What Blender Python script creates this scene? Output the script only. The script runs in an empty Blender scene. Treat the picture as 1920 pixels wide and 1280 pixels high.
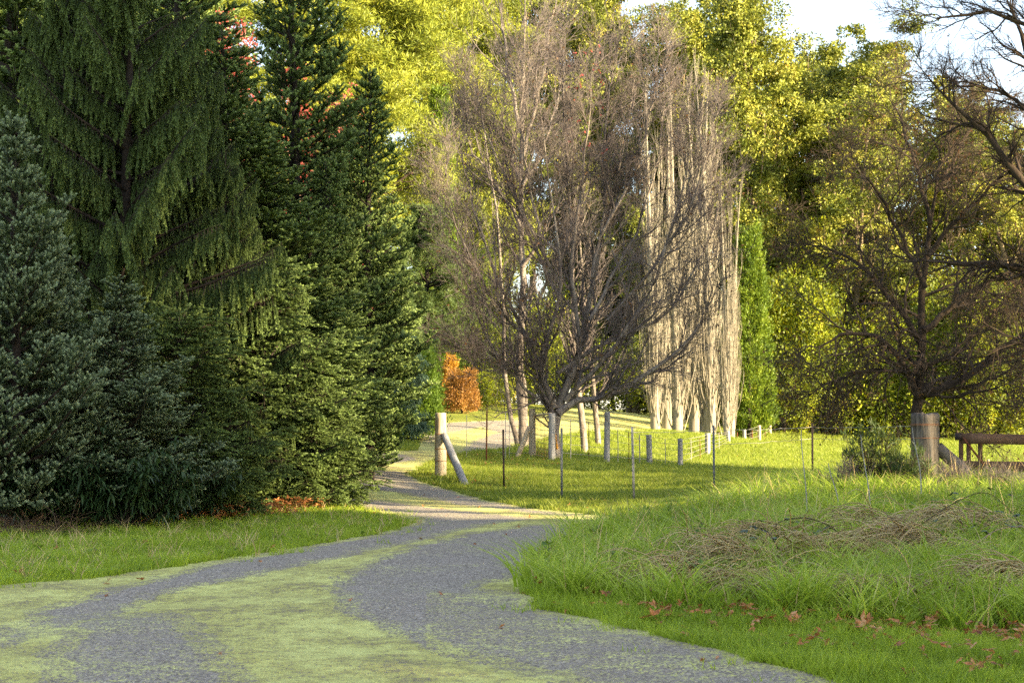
import bpy, math
import numpy as np
from math import radians as rad
sc = bpy.context.scene
COL = sc.collection
# ---------------------------------------------------------------- camera
F = 3200.0; CX, CY, YH = 960.0, 640.0, 785.0; CH = 1.5
PITCH = math.atan((YH-CY)/F)
cam = bpy.data.cameras.new('camera'); camo = bpy.data.objects.new('camera', cam); COL.objects.link(camo)
cam.sensor_width = 36; cam.lens = 36*F/1920; cam.clip_start = .1; cam.clip_end = 3000
camo.location = (0, 0, CH); camo.rotation_euler = (math.pi/2+PITCH, 0, 0)
cam.dof.use_dof = True; cam.dof.focus_distance = 26; cam.dof.aperture_fstop = 7.0
sc.camera = camo
# ---------------------------------------------------------------- light
SUN_EL, SUN_AZ = 19.0, 119.0          # azimuth clockwise from +Y (the view direction)
w = bpy.data.worlds.new('World'); sc.world = w; w.use_nodes = True
nt = w.node_tree; bg = nt.nodes['Background']
sky = nt.nodes.new('ShaderNodeTexSky'); sky.sky_type = 'NISHITA'; sky.sun_disc = False
sky.sun_elevation = rad(SUN_EL); sky.sun_rotation = rad(SUN_AZ); sky.air_density = 1.0; sky.dust_density = 1.0; sky.ozone_density = 1.5
haz = nt.nodes.new('ShaderNodeMix'); haz.data_type = 'RGBA'; haz.inputs[0].default_value = .25; haz.inputs[7].default_value = (3.8, 3.3, 2.8, 1)   # thin bright cloud over the blue
nt.links.new(sky.outputs[0], haz.inputs[6]); nt.links.new(haz.outputs[2], bg.inputs[0]); bg.inputs[1].default_value = 0.115
sl = bpy.data.lights.new('sun', 'SUN'); sl.energy = 5.0; sl.angle = rad(.6); sl.color = (1.0, .80, .49)
so = bpy.data.objects.new('sun', sl); COL.objects.link(so); so.location = (30, -10, 30)
so.rotation_euler = (rad(90-SUN_EL), 0, rad(180-SUN_AZ))
sc.view_settings.view_transform = 'Standard'; sc.view_settings.look = 'None'
sc.view_settings.gamma = 1; sc.view_settings.use_curve_mapping = False
sc.view_settings.exposure = 2.32
sc.render.engine = 'CYCLES'
cy = sc.cycles; cy.max_bounces = 6; cy.diffuse_bounces = 3; cy.glossy_bounces = 2; cy.transmission_bounces = 4; cy.use_denoising = False
cy.sample_clamp_indirect = 4

# ---------------------------------------------------------------- projection and terrain
def norm(v): return v/np.maximum(np.linalg.norm(v, axis=-1, keepdims=True), 1e-9)
CP, SP = math.cos(PITCH), math.sin(PITCH)
def at(px, py, Y):
    """point on the sight line through pixel (px,py) at depth Y"""
    px = np.asarray(px, float); py = np.asarray(py, float); Y = np.asarray(Y, float)
    a = (CY-py)/F; b = (px-CX)/F
    dy = CP-a*SP; dz = SP+a*CP
    return np.stack(np.broadcast_arrays(b/dy*Y, Y, CH+dz/dy*Y), -1)
def proj(p):
    x, y, z = p[..., 0], p[..., 1], p[..., 2]-CH
    f = y*CP+z*SP; u = -y*SP+z*CP
    f = np.where(f > .1, f, .1)
    return CX+F*x/f, CY-F*u/f
_ctl = [(960,1280,9.7),(200,1280,9.7),(1700,1280,9.7),(0,1097,15.4),(1300,1150,13.2),(768,984,24),(300,985,24),(0,1003,22),(560,950,28.5),
 (1170,968,26),(1188,945,30),(1053,938,31.5),(945,922,36),(826,892,38),(912,867,44.5),(998,858,48.5),(1035,860,47),(720,846,47),(640,850,45),
 (790,815,60),(870,797,66),(850,772,78),(950,786,72),(1218,877,48),(1275,877,48.5),(1325,857,62),(1395,840,80),(1423,830,88),(1470,808,112),
 (1230,812,78),(1335,812,78),(1150,785,92),(1130,768,106),(1600,860,70),(1400,888,44),(1522,893,34),(1338,922,31),
 (1732,905,26),(1920,905,27),(1600,1005,19.5),(1920,1010,18.5),(1920,1180,12.7),(1400,1050,17.2),(1700,850,75),(1900,850,80),(1900,800,115),(1600,800,125),
 (740,790,70),(500,800,60),(100,840,50),(100,940,30)]
_cp = np.array([at(*c) for c in _ctl])
_far = [(R*math.sin(a), R*math.cos(a), (2.5 if math.cos(a) > 0 else 0)) for R in (160, 320) for a in np.arange(0, 6.28, .7)]
_near = [(-4,2,0),(4,2,.05),(0,-10,0),(20,5,.4),(-20,5,0),(25,30,.4),(-25,30,.3),(-30,-30,0),(30,-30,0)]
_cp = np.vstack([_cp, np.array(_far), np.array(_near)])
def _tps(r2): return np.where(r2 > 1e-9, r2*np.log(np.maximum(r2, 1e-9)), 0)*.5
def _setup():
    X = _cp[:, :2]/20; n = len(X)
    K = _tps(((X[:, None]-X[None])**2).sum(-1)) + np.eye(n)*.02
    Pm = np.c_[np.ones(n), X]
    A = np.block([[K, Pm], [Pm.T, np.zeros((3, 3))]])
    return np.linalg.solve(A, np.r_[_cp[:, 2], 0, 0, 0])
_w = _setup()
def gz(x, y):
    x = np.asarray(x, float); y = np.asarray(y, float); sh = np.broadcast(x, y).shape
    x = np.broadcast_to(x, sh).ravel(); y = np.broadcast_to(y, sh).ravel()
    r = np.hypot(x, y); k = np.minimum(1, 330/np.maximum(r, 1e-6)); q = np.c_[x*k, y*k]/20
    out = np.empty(len(x)); X = _cp[:, :2]/20
    for i in range(0, len(x), 20000):
        qq = q[i:i+20000]
        out[i:i+20000] = _tps(((qq[:, None]-X[None])**2).sum(-1))@_w[:-3]+_w[-3]+qq@_w[-2:]
    bump = .018*np.sin(x*1.7+np.sin(y*1.1)*1.3)*np.sin(y*1.3+x*.4)+.01*np.sin(x*4.1+y*2.3)*np.sin(y*3.7-x*1.1)
    return (out+bump).reshape(sh)
def G(px, py, dmax=170):
    """where the sight line through a pixel meets the ground"""
    Y = np.geomspace(5, dmax, 1500); p = at(px, py, Y); h = p[:, 2]-gz(p[:, 0], p[:, 1])
    i = int(np.argmax(h < 0)) if (h < 0).any() else 1499
    return np.array([p[i, 0], p[i, 1], float(gz(p[i, 0], p[i, 1]))])
def gpt(px, Y):
    x = (px-CX)/F*Y; return np.array([x, Y, float(gz(x, Y))])
def inpoly(x, y, poly):
    r = np.zeros(x.shape, bool); n = len(poly)
    for i in range(n):
        x1, y1 = poly[i]; x2, y2 = poly[(i+1) % n]
        if y1 == y2: continue
        c = ((y1 > y) != (y2 > y)) & (x < (x2-x1)*(y-y1)/(y2-y1)+x1)
        r ^= c
    return r
RNG = np.random.default_rng(7)

# ---------------------------------------------------------------- mesh helpers
def link(o, parent=None):
    COL.objects.link(o)
    if parent is not None: o.parent = parent
    return o
def mk(name, V, Fc, mat, parent=None, smooth=False, attr=None):
    V = np.ascontiguousarray(V, np.float32); Fc = np.ascontiguousarray(Fc, np.int32)
    me = bpy.data.meshes.new(name); nv, (nf, k) = len(V), Fc.shape
    me.vertices.add(nv); me.vertices.foreach_set('co', V.ravel())
    me.loops.add(nf*k); me.loops.foreach_set('vertex_index', Fc.ravel())
    me.polygons.add(nf); me.polygons.foreach_set('loop_start', np.arange(0, nf*k, k, dtype=np.int32))
    if smooth: me.polygons.foreach_set('use_smooth', np.ones(nf, bool))
    me.update(calc_edges=True)
    if attr:
        for an, av in attr.items():
            a = me.attributes.new(an, 'FLOAT', 'POINT'); a.data.foreach_set('value', np.ascontiguousarray(av, np.float32))
    me.materials.append(mat)
    return link(bpy.data.objects.new(name, me), parent)
def tag(o, label=None, cat=None, group=None, kind=None):
    if label: o['label'] = label
    if cat: o['category'] = cat
    if group: o['group'] = group
    if kind: o['kind'] = kind
    return o
def thing(name, label, cat, loc, group=None, rz=0, s=1):
    o = bpy.data.objects.new(name, None); COL.objects.link(o); o.empty_display_size = .2
    o.location = [float(v) for v in loc]; o.rotation_euler = (0, 0, rz)
    o.scale = (s, s, s) if np.isscalar(s) else s
    return tag(o, label, cat, group)
def dup(src, label, loc, rz=0, s=1, group=None, mats=None):
    r = src.copy(); COL.objects.link(r); r.location = [float(v) for v in loc]; r.rotation_euler = (0, 0, rz)
    r.scale = (s, s, s) if np.isscalar(s) else s
    r['label'] = label
    if group: r['group'] = group
    for ch in list(src.children):
        c = ch.copy(); COL.objects.link(c); c.parent = r
        if mats and ch.name.split('.')[0] in mats:
            c.material_slots[0].link = 'OBJECT'; c.material_slots[0].material = mats[ch.name.split('.')[0]]
        for g in ch.children:
            d = g.copy(); COL.objects.link(d); d.parent = c
    return r
class Acc:
    def __init__(s): s.V = []; s.F = []; s.n = 0; s.A = []
    def add(s, V, Fc, a=None):
        V = V.reshape(-1, 3)
        s.V.append(V); s.F.append(Fc+s.n); s.n += len(V)
        if a is not None: s.A.append(np.broadcast_to(a, (len(V),)))
        return s
    def out(s): return np.concatenate(s.V), np.concatenate(s.F)
    def mk(s, name, mat, parent=None, smooth=False, attr=None):
        V, Fc = s.out(); at_ = {attr: np.concatenate(s.A)} if attr else None
        return mk(name, V, Fc, mat, parent, smooth, at_)
def frames(T):
    ref = np.where(np.abs(T[..., 2:3]) < .9, np.array([0, 0, 1.]), np.array([1., 0, 0]))
    A = norm(np.cross(ref, T)); return A, np.cross(T, A)
def tubes(P, R, sides=4):
    """P (M,N,3) polylines, R (M,N) radii -> verts, quads"""
    M, N, _ = P.shape
    T = norm(np.gradient(P, axis=1)) if N > 2 else norm(np.repeat(P[:, 1:]-P[:, :1], 2, 1))
    A, B = frames(T)
    th = np.arange(sides)*2*math.pi/sides
    V = P[:, :, None]+R[:, :, None, None]*(A[:, :, None]*np.cos(th)[:, None]+B[:, :, None]*np.sin(th)[:, None])
    i = (np.arange(M)[:, None, None]*N+np.arange(N-1)[None, :, None])*sides; j = np.arange(sides); j2 = (j+1) % sides
    Q = np.stack([i+j, i+j2, i+sides+j2, i+sides+j], -1).reshape(-1, 4)
    return V.reshape(-1, 3), Q
def grow(S, D, L, R0, n, wob, trop=(0, 0, 0), rng=RNG, tip=.25):
    M = len(S); P = np.empty((M, n, 3)); P[:, 0] = S; d = norm(D); tr = np.asarray(trop, float)
    for i in range(1, n):
        d = norm(d+wob*rng.normal(size=(M, 3))+tr/(n-1)); P[:, i] = P[:, i-1]+d*(L/(n-1))[:, None]
    t = np.linspace(0, 1, n)
    return P, np.asarray(R0)[:, None]*(1-(1-tip)*t)
def sample(P, idx, t):
    N = P.shape[1]; f = t*(N-1); i = np.minimum(f.astype(int), N-2); u = (f-i)[:, None] if P.ndim == 3 else f-i
    a, b = P[idx, i], P[idx, i+1]; return a*(1-u)+b*u, (b-a)
def spawn(P, R, k, t0, t1, ang, rng=RNG, angj=.2, rr=.6, up=0.):
    M = len(P); idx = np.repeat(np.arange(M), k); t = t0+(t1-t0)*(np.tile(np.arange(k), M)+rng.random(M*k))/k
    S, T = sample(P, idx, t); T = norm(T); r, _ = sample(R, idx, t)
    A, B = frames(T); ph = rng.random(M*k)*2*math.pi
    side = A*np.cos(ph)[:, None]+B*np.sin(ph)[:, None]
    side[:, 2] += up; side = norm(side)
    a = (ang+angj*rng.normal(size=M*k))[:, None]
    return S, norm(T*np.cos(a)+side*np.sin(a)), r*rr, idx, t
def leaves(C, D, L, W, rng=RNG, roll=None):
    """one pointed two-triangle leaf (quad) per centre C along D"""
    M = len(C); D = norm(D); r = norm(rng.normal(size=(M, 3))) if roll is None else roll
    S = norm(np.cross(D, r)); L = np.broadcast_to(L, (M,))[:, None]; W = np.broadcast_to(W, (M,))[:, None]
    V = np.stack([C, C+D*L*.45+S*W*.5, C+D*L, C+D*L*.45-S*W*.5], 1)
    return V.reshape(-1, 3), np.arange(M*4).reshape(M, 4)
def tris(C, D, L, W, rng=RNG):
    M = len(C); D = norm(D); S = norm(np.cross(D, rng.normal(size=(M, 3)))); L = np.broadcast_to(L, (M,))[:, None]; W = np.broadcast_to(W, (M,))[:, None]
    V = np.stack([C-S*W*.5, C+S*W*.5, C+D*L], 1)
    return V.reshape(-1, 3), np.arange(M*3).reshape(M, 3)
def box(cx, cy, cz, sx, sy, sz):
    v = np.array([[x, y, z] for x in (-.5, .5) for y in (-.5, .5) for z in (-.5, .5)])*[sx, sy, sz]+[cx, cy, cz]
    f = np.array([[0, 1, 3, 2], [4, 6, 7, 5], [0, 4, 5, 1], [2, 3, 7, 6], [0, 2, 6, 4], [1, 5, 7, 3]])
    return v, f
def beam(a, b, w_, h_):
    """rectangular timber from a to b"""
    a = np.asarray(a, float); b = np.asarray(b, float); T = norm(b-a); A = norm(np.cross(T, [0, 0, 1.])); B = np.cross(A, T)
    n = 6; v = []
    for i in range(n):
        c = a+(b-a)*i/(n-1)
        for sx, sy in ((-1, -1), (1, -1), (1, 1), (-1, 1)): v.append(c+A*sx*w_/2+B*sy*h_/2+RNG.normal(size=3)*w_*.02)
    f = [[0, 1, 2, 3], [(n-1)*4+3, (n-1)*4+2, (n-1)*4+1, (n-1)*4]]
    for i in range(n-1):
        for j in range(4): f.append([i*4+j, i*4+4+j, i*4+4+(j+1) % 4, i*4+(j+1) % 4])
    return np.array(v), np.array(f)
def pole(a, b, r0, r1, sides=14, n=10, jit=.03, groove=0.):
    """round timber with end caps (quads fanned from a centre ring)"""
    a = np.asarray(a, float); b = np.asarray(b, float); t = np.linspace(0, 1, n); T = norm(b-a)
    P = a+(b-a)*t[:, None]; A, B = frames(T[None]); A, B = A[0], B[0]
    th = np.arange(sides)*2*math.pi/sides; R = (r0+(r1-r0)*t)[:, None]*(1+jit*np.sin(th*3+1)+jit*.6*np.sin(th*5+t[:, None]*2)+jit*.3*RNG.normal(size=(n, sides)))
    if groove: R = R*(1-groove*np.abs(RNG.normal(size=sides))[None]*(.6+.4*np.sin(np.linspace(0, 5, n)[:, None]+np.arange(sides)*1.7)))
    V = P[:, None]+R[..., None]*(A*np.cos(th)[:, None]+B*np.sin(th)[:, None])
    if groove: V[-1] += T*(RNG.normal(size=(sides, 1))*r1*.07)
    V = V.reshape(-1, 3); i = np.arange(n-1)[:, None]*sides; j = np.arange(sides); j2 = (j+1) % sides
    Q = np.stack([i+j, i+j2, i+sides+j2, i+sides+j], -1).reshape(-1, 4)
    base = (n-1)*sides; ring2 = b+(V[base:base+sides]-b)*.8+T*r1*.06; ring3 = b+(V[base:base+sides]-b)*.02+T*r1*.06
    m = len(V); V = np.vstack([V, ring2, ring3])
    Q = np.vstack([Q, np.stack([base+j, base+j2, m+j2, m+j], -1), np.stack([m+j, m+j2, m+sides+j2, m+sides+j], -1)])
    return V, Q

# ---------------------------------------------------------------- materials
def newmat(name):
    m = bpy.data.materials.new(name); m.use_nodes = True; n = m.node_tree
    return m, n, n.nodes['Principled BSDF'], n.nodes['Material Output']
def nd(n, t, **k):
    x = n.nodes.new('ShaderNode'+t)
    for a, b in k.items():
        if a.startswith('i_'): x.inputs[a[2:].replace('_', ' ')].default_value = b
        else: setattr(x, a, b)
    return x
def ramp(n, fac, stops):
    r = nd(n, 'ValToRGB'); e = r.color_ramp.elements
    while len(e) < len(stops): e.new(.5)
    for el, (p, c) in zip(e, stops): el.position = p; el.color = (*c, 1)
    n.links.new(fac, r.inputs[0]); return r.outputs[0]
def noise(n, vec, scale, detail=3, rough=.6):
    x = nd(n, 'TexNoise'); x.inputs['Scale'].default_value = scale; x.inputs['Detail'].default_value = detail; x.inputs['Roughness'].default_value = rough
    if vec is not None: n.links.new(vec, x.inputs['Vector'])
    return x.outputs['Fac']
def math_(n, op, a, b=None, clamp=False):
    x = nd(n, 'Math', operation=op, use_clamp=clamp)
    for i, v in enumerate((a, b)):
        if v is None: continue
        if isinstance(v, (int, float)): x.inputs[i].default_value = v
        else: n.links.new(v, x.inputs[i])
    return x.outputs[0]
def mixc(n, f, a, b):
    x = nd(n, 'Mix', data_type='RGBA')
    for s, v in ((0, f), (6, a), (7, b)):
        if isinstance(v, (int, float)): x.inputs[s].default_value = v
        elif isinstance(v, tuple): x.inputs[s].default_value = (*v, 1)
        else: n.links.new(v, x.inputs[s])
    return x.outputs[2]
def leafmat(name, stops, transl=.35, tc=None, big=.6, small=9., rough=.55, spec=.3, tip=None):
    """foliage: clump-scale and leaf-scale colour variation, light coming through the blades"""
    m, n, p, out = newmat(name)
    co = nd(n, 'TexCoord').outputs['Object']
    f = math_(n, 'ADD', math_(n, 'MULTIPLY', noise(n, co, big, 2), .5), math_(n, 'MULTIPLY', noise(n, co, small, 2), .5))
    c = ramp(n, f, stops)
    if tip: c = mixc(n, math_(n, 'POWER', nd(n, 'Attribute', attribute_name='tip').outputs['Fac'], 2.5), c, tip)
    n.links.new(c, p.inputs['Base Color'])
    p.inputs['Roughness'].default_value = rough; p.inputs['Specular IOR Level'].default_value = spec
    t = nd(n, 'BsdfTranslucent')
    n.links.new(mixc(n, .6, c, tc if tc else stops[-1][1]), t.inputs[0])
    mx = nd(n, 'MixShader'); mx.inputs[0].default_value = transl
    n.links.new(p.outputs[0], mx.inputs[1]); n.links.new(t.outputs[0], mx.inputs[2]); n.links.new(mx.outputs[0], out.inputs[0])
    return m
def barkmat(name, stops, sc_=8, zs=.25, bump=.5, rough=.9):
    m, n, p, out = newmat(name)
    mp = nd(n, 'Mapping'); mp.inputs['Scale'].default_value = (1, 1, zs); n.links.new(nd(n, 'TexCoord').outputs['Object'], mp.inputs[0])
    f = noise(n, mp.outputs[0], sc_, 5, .7); g = noise(n, mp.outputs[0], sc_*.15, 2)
    f2 = math_(n, 'ADD', math_(n, 'MULTIPLY', f, .65), math_(n, 'MULTIPLY', g, .35))
    n.links.new(ramp(n, f2, stops), p.inputs['Base Color']); p.inputs['Roughness'].default_value = rough; p.inputs['Specular IOR Level'].default_value = .2
    b = nd(n, 'Bump'); b.inputs['Strength'].default_value = bump; b.inputs['Distance'].default_value = .02; n.links.new(f, b.inputs['Height']); n.links.new(b.outputs[0], p.inputs['Normal'])
    return m
M = {}
# conifers
M['fir'] = leafmat('fir_needles', [(.32, (.012, .024, .006)), (.5, (.028, .052, .012)), (.66, (.06, .10, .024))], .12, (.20, .30, .04), .5, 5, tip=(.30, .40, .12))
M['fir_blue'] = leafmat('blue_fir_needles', [(.32, (.014, .026, .010)), (.5, (.038, .062, .024)), (.66, (.09, .13, .055))], .10, (.16, .26, .08), .5, 5, tip=(.34, .42, .24))
M['spruce'] = leafmat('spruce_needles', [(.32, (.013, .026, .007)), (.5, (.034, .060, .014)), (.66, (.078, .12, .026))], .16, (.30, .36, .04), .5, 5, tip=(.20, .28, .08))
M['cedar'] = leafmat('cedar_needles', [(.3, (.04, .075, .025)), (.5, (.09, .14, .045)), (.68, (.17, .22, .06))], .3, (.3, .36, .06), .35, 7)
M['bluecedar'] = leafmat('weeping_cedar_needles', [(.3, (.035, .075, .05)), (.5, (.07, .13, .09)), (.68, (.13, .20, .12))], .2, (.2, .3, .1), .5, 8)
M['pine'] = leafmat('sunlit_pine_needles', [(.34, (.03, .05, .008)), (.45, (.13, .17, .016)), (.58, (.31, .34, .035)), (.7, (.42, .36, .06))], .2, (.5, .46, .06), .35, 4)  # dark end of the ramp puts shaded gaps into the needle colour
M['cypress'] = leafmat('green_cypress_sprays', [(.34, (.025, .055, .006)), (.48, (.09, .15, .012)), (.6, (.19, .26, .022)), (.7, (.28, .27, .04))], .22, (.34, .42, .03), .9, 6)
M['hedge'] = leafmat('hedge_leaves', [(.3, (.04, .09, .012)), (.5, (.09, .16, .02)), (.68, (.16, .24, .03))], .35, (.3, .42, .04), .5, 7)
M['copper'] = leafmat('copper_cypress_sprays', [(.3, (.13, .065, .02)), (.5, (.27, .14, .04)), (.68, (.40, .24, .07))], .3, (.6, .3, .04), .8, 7)
M['gold'] = leafmat('orange_cypress_sprays', [(.3, (.24, .12, .015)), (.5, (.45, .24, .03)), (.68, (.6, .36, .06))], .3, (.7, .42, .05), .8, 7)
M['euc'] = leafmat('eucalypt_leaves', [(.35, (.02, .036, .006)), (.44, (.08, .105, .012)), (.52, (.21, .24, .028)), (.61, (.42, .40, .065)), (.74, (.38, .20, .03))], .10, (.5, .46, .04), .28, 1.5)  # dark stops stand in for shaded clumps, gold ones for sunlit flecks
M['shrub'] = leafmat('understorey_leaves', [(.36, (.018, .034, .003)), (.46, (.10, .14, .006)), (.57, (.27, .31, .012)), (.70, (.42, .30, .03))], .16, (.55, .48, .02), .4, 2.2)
M['laurel'] = leafmat('glossy_shrub_leaves', [(.3, (.012, .028, .010)), (.5, (.03, .06, .02)), (.7, (.06, .10, .03))], .1, (.2, .3, .03), 1, 9, .45, .3)
M['redleaf'] = leafmat('red_maple_leaves', [(.3, (.20, .02, .02)), (.5, (.34, .06, .05)), (.68, (.46, .18, .13))], .25, (.5, .12, .10), 1, 9)
M['brownleaf'] = leafmat('clinging_brown_leaves', [(.3, (.05, .03, .015)), (.5, (.13, .07, .03)), (.7, (.25, .13, .04))], .3, (.3, .14, .04), 1, 9)
M['litter'] = leafmat('fallen_leaves', [(.3, (.09, .035, .02)), (.43, (.24, .085, .03)), (.55, (.46, .18, .05)), (.66, (.55, .36, .2))], .2, (.6, .3, .1), 3, 30)
# bark
M['bark_grey'] = barkmat('grey_bark', [(.32, (.06, .048, .04)), (.46, (.17, .14, .12)), (.6, (.32, .28, .23)), (.72, (.24, .25, .16))], 12, .3, .8)
M['bark_twig'] = barkmat('purple_grey_twigs', [(.3, (.07, .055, .055)), (.5, (.145, .12, .112)), (.7, (.30, .26, .21))], 3, 1, .2)
M['oak_twig'] = barkmat('oak_twigs', [(.3, (.028, .02, .015)), (.5, (.075, .056, .04)), (.7, (.17, .125, .085))], 5, 1, .2)
M['bark_pale'] = barkmat('pale_poplar_bark', [(.3, (.20, .175, .13)), (.5, (.27, .24, .185)), (.7, (.42, .38, .29))], 6, .4, .4)
M['bark_dark'] = barkmat('dark_oak_bark', [(.3, (.022, .017, .013)), (.5, (.05, .036, .026)), (.7, (.11, .08, .05))])
M['bark_con'] = barkmat('conifer_bark', [(.3, (.014, .011, .009)), (.6, (.045, .034, .027))])
M['bark_euc'] = barkmat('eucalypt_bark', [(.3, (.10, .07, .045)), (.5, (.22, .17, .11)), (.7, (.38, .31, .22))], 4, .3)
M['bark_red'] = barkmat('maple_twigs', [(.3, (.22, .13, .10)), (.6, (.40, .28, .22))], 4, 1, .1)
# timber / metal
M['timber'] = barkmat('weathered_round_timber', [(.32, (.15, .11, .06)), (.44, (.36, .29, .18)), (.56, (.52, .44, .31)), (.7, (.26, .20, .12))], 14, .12, 1.)
M['timber_grey'] = barkmat('silvery_grey_timber', [(.3, (.16, .15, .14)), (.5, (.31, .30, .28)), (.7, (.46, .44, .42))], 16, .12, .5)
M['timber_orange'] = barkmat('orange_treated_timber', [(.3, (.30, .13, .02)), (.6, (.55, .28, .06))], 12, .15, .4)
M['timber_brown'] = barkmat('brown_rail_timber', [(.3, (.055, .032, .020)), (.5, (.13, .075, .045)), (.7, (.22, .14, .09))], 7, .8, .5)
M['stump'] = barkmat('weathered_log', [(.36, (.022, .018, .015)), (.45, (.075, .064, .054)), (.55, (.16, .135, .11)), (.68, (.09, .088, .085))], 16, .12, 1.)
M['steel'] = barkmat('galvanised_steel', [(.3, (.08, .085, .095)), (.6, (.19, .20, .21))], 20, .3, .1, .5)
M['rust'] = barkmat('rusty_steel', [(.35, (.05, .022, .014)), (.5, (.13, .05, .025)), (.65, (.30, .12, .04))], 20, .3, .3, .8)
M['darksteel'] = barkmat('dark_painted_steel', [(.35, (.018, .014, .016)), (.65, (.05, .035, .03))], 20, .3, .1, .6)
M['wire'] = barkmat('fence_wire', [(.3, (.20, .19, .17)), (.6, (.38, .36, .32))], 20, 1, .1, .5)
M['rustwire'] = barkmat('rusty_netting', [(.3, (.14, .06, .03)), (.6, (.30, .14, .07))], 20, 1, .1, .8)
def bladesmat(name, stops, transl=.4, tc=(.4, .55, .05), patch=.7):
    m, n, p, out = newmat(name)
    co = nd(n, 'TexCoord').outputs['Object']; a = nd(n, 'Attribute', attribute_name='rnd').outputs['Fac']
    f = math_(n, 'ADD', math_(n, 'MULTIPLY', a, .5), math_(n, 'MULTIPLY', noise(n, co, patch*1.6, 5, .7), .5))
    c = ramp(n, f, stops); n.links.new(c, p.inputs['Base Color']); p.inputs['Roughness'].default_value = .5; p.inputs['Specular IOR Level'].default_value = .35
    t = nd(n, 'BsdfTranslucent'); n.links.new(mixc(n, .5, c, tc), t.inputs[0])
    mx = nd(n, 'MixShader'); mx.inputs[0].default_value = transl
    n.links.new(p.outputs[0], mx.inputs[1]); n.links.new(t.outputs[0], mx.inputs[2]); n.links.new(mx.outputs[0], out.inputs[0])
    return m
M['lawn'] = bladesmat('short_grass_blades', [(.12, (.08, .12, .01)), (.42, (.24, .34, .02)), (.68, (.40, .49, .04)), (.82, (.55, .52, .16))])
M['paddock'] = bladesmat('paddock_grass_blades', [(.15, (.10, .14, .018)), (.45, (.20, .25, .03)), (.7, (.30, .32, .05)), (.85, (.38, .33, .13))])
M['tall'] = bladesmat('tall_grass_blades', [(.12, (.06, .09, .015)), (.35, (.17, .26, .015)), (.55, (.34, .46, .035)), (.72, (.52, .60, .10)), (.84, (.66, .54, .28))])
M['straw'] = bladesmat('dead_grass_blades', [(.15, (.24, .16, .06)), (.5, (.52, .39, .17)), (.8, (.70, .58, .31))], .25, (.5, .4, .2))
M['brownbrush'] = bladesmat('dead_bracken', [(.15, (.05, .03, .02)), (.5, (.14, .085, .045)), (.8, (.24, .15, .08))], .2, (.3, .16, .06))

def groundmat():
    m, n, p, out = newmat('grass_ground'); co = nd(n, 'TexCoord').outputs['Object']
    a = nd(n, 'Attribute', attribute_name='litter').outputs['Fac']
    f = math_(n, 'ADD', math_(n, 'MULTIPLY', noise(n, co, .35, 4), .45), math_(n, 'MULTIPLY', noise(n, co, 14, 4, .75), .55))
    c = ramp(n, f, [(.3, (.07, .085, .015)), (.45, (.15, .18, .025)), (.58, (.26, .27, .05)), (.7, (.38, .33, .14))])
    l = ramp(n, noise(n, co, 22, 4, .8), [(.35, (.02, .014, .01)), (.55, (.07, .04, .022)), (.72, (.2, .09, .03))])
    n.links.new(mixc(n, a, c, l), p.inputs['Base Color']); p.inputs['Roughness'].default_value = .95; p.inputs['Specular IOR Level'].default_value = .1
    b = nd(n, 'Bump'); b.inputs['Strength'].default_value = .8; b.inputs['Distance'].default_value = .06; n.links.new(noise(n, co, 16, 4, .8), b.inputs['Height']); n.links.new(b.outputs[0], p.inputs['Normal'])
    return m
def roadmat():
    m, n, p, out = newmat('mossy_gravel'); co = nd(n, 'TexCoord').outputs['Object']
    moss = nd(n, 'Attribute', attribute_name='moss').outputs['Fac']
    vo = nd(n, 'TexVoronoi'); vo.inputs['Scale'].default_value = 62; n.links.new(co, vo.inputs['Vector'])
    g = ramp(n, vo.outputs['Color'], [(.05, (.068, .060, .048)), (.4, (.215, .192, .158)), (.8, (.37, .335, .285)), (1, (.7, .65, .57))])
    g = mixc(n, math_(n, 'MULTIPLY', noise(n, co, 1.3, 4, .7), .35), g, (.30, .24, .18))
    fine = noise(n, co, 55, 3, .8); mid = noise(n, co, 7, 4, .75); big = noise(n, co, 1.1, 3)
    s = math_(n, 'ADD', moss, math_(n, 'MULTIPLY', math_(n, 'SUBTRACT', fine, .5), 2.6))
    sep = nd(n, 'SeparateColor'); n.links.new(vo.outputs['Color'], sep.inputs[0]); s = math_(n, 'ADD', s, math_(n, 'MULTIPLY', math_(n, 'SUBTRACT', sep.outputs[1], .5), .9))
    s = math_(n, 'ADD', s, math_(n, 'MULTIPLY', math_(n, 'SUBTRACT', mid, .5), 1.4))
    s = math_(n, 'ADD', s, math_(n, 'MULTIPLY', math_(n, 'SUBTRACT', big, .5), 1.0))
    mr = nd(n, 'MapRange', interpolation_type='SMOOTHSTEP'); mr.inputs['From Min'].default_value = .38; mr.inputs['From Max'].default_value = .78; n.links.new(s, mr.inputs[0])
    mc = ramp(n, math_(n, 'ADD', math_(n, 'MULTIPLY', mid, .5), math_(n, 'MULTIPLY', big, .5)), [(.36, (.24, .21, .06)), (.48, (.45, .44, .11)), (.6, (.60, .62, .19))])
    f = math_(n, 'MULTIPLY', mr.outputs[0], .92)
    n.links.new(mixc(n, f, g, mc), p.inputs['Base Color']); p.inputs['Roughness'].default_value = .9; p.inputs['Specular IOR Level'].default_value = .25
    b = nd(n, 'Bump'); b.inputs['Strength'].default_value = .9; b.inputs['Distance'].default_value = .012
    h = math_(n, 'ADD', vo.outputs['Distance'], math_(n, 'MULTIPLY', mid, .8)); n.links.new(h, b.inputs['Height']); n.links.new(b.outputs[0], p.inputs['Normal'])
    return m
M['ground'] = groundmat(); M['road'] = roadmat()
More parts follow.
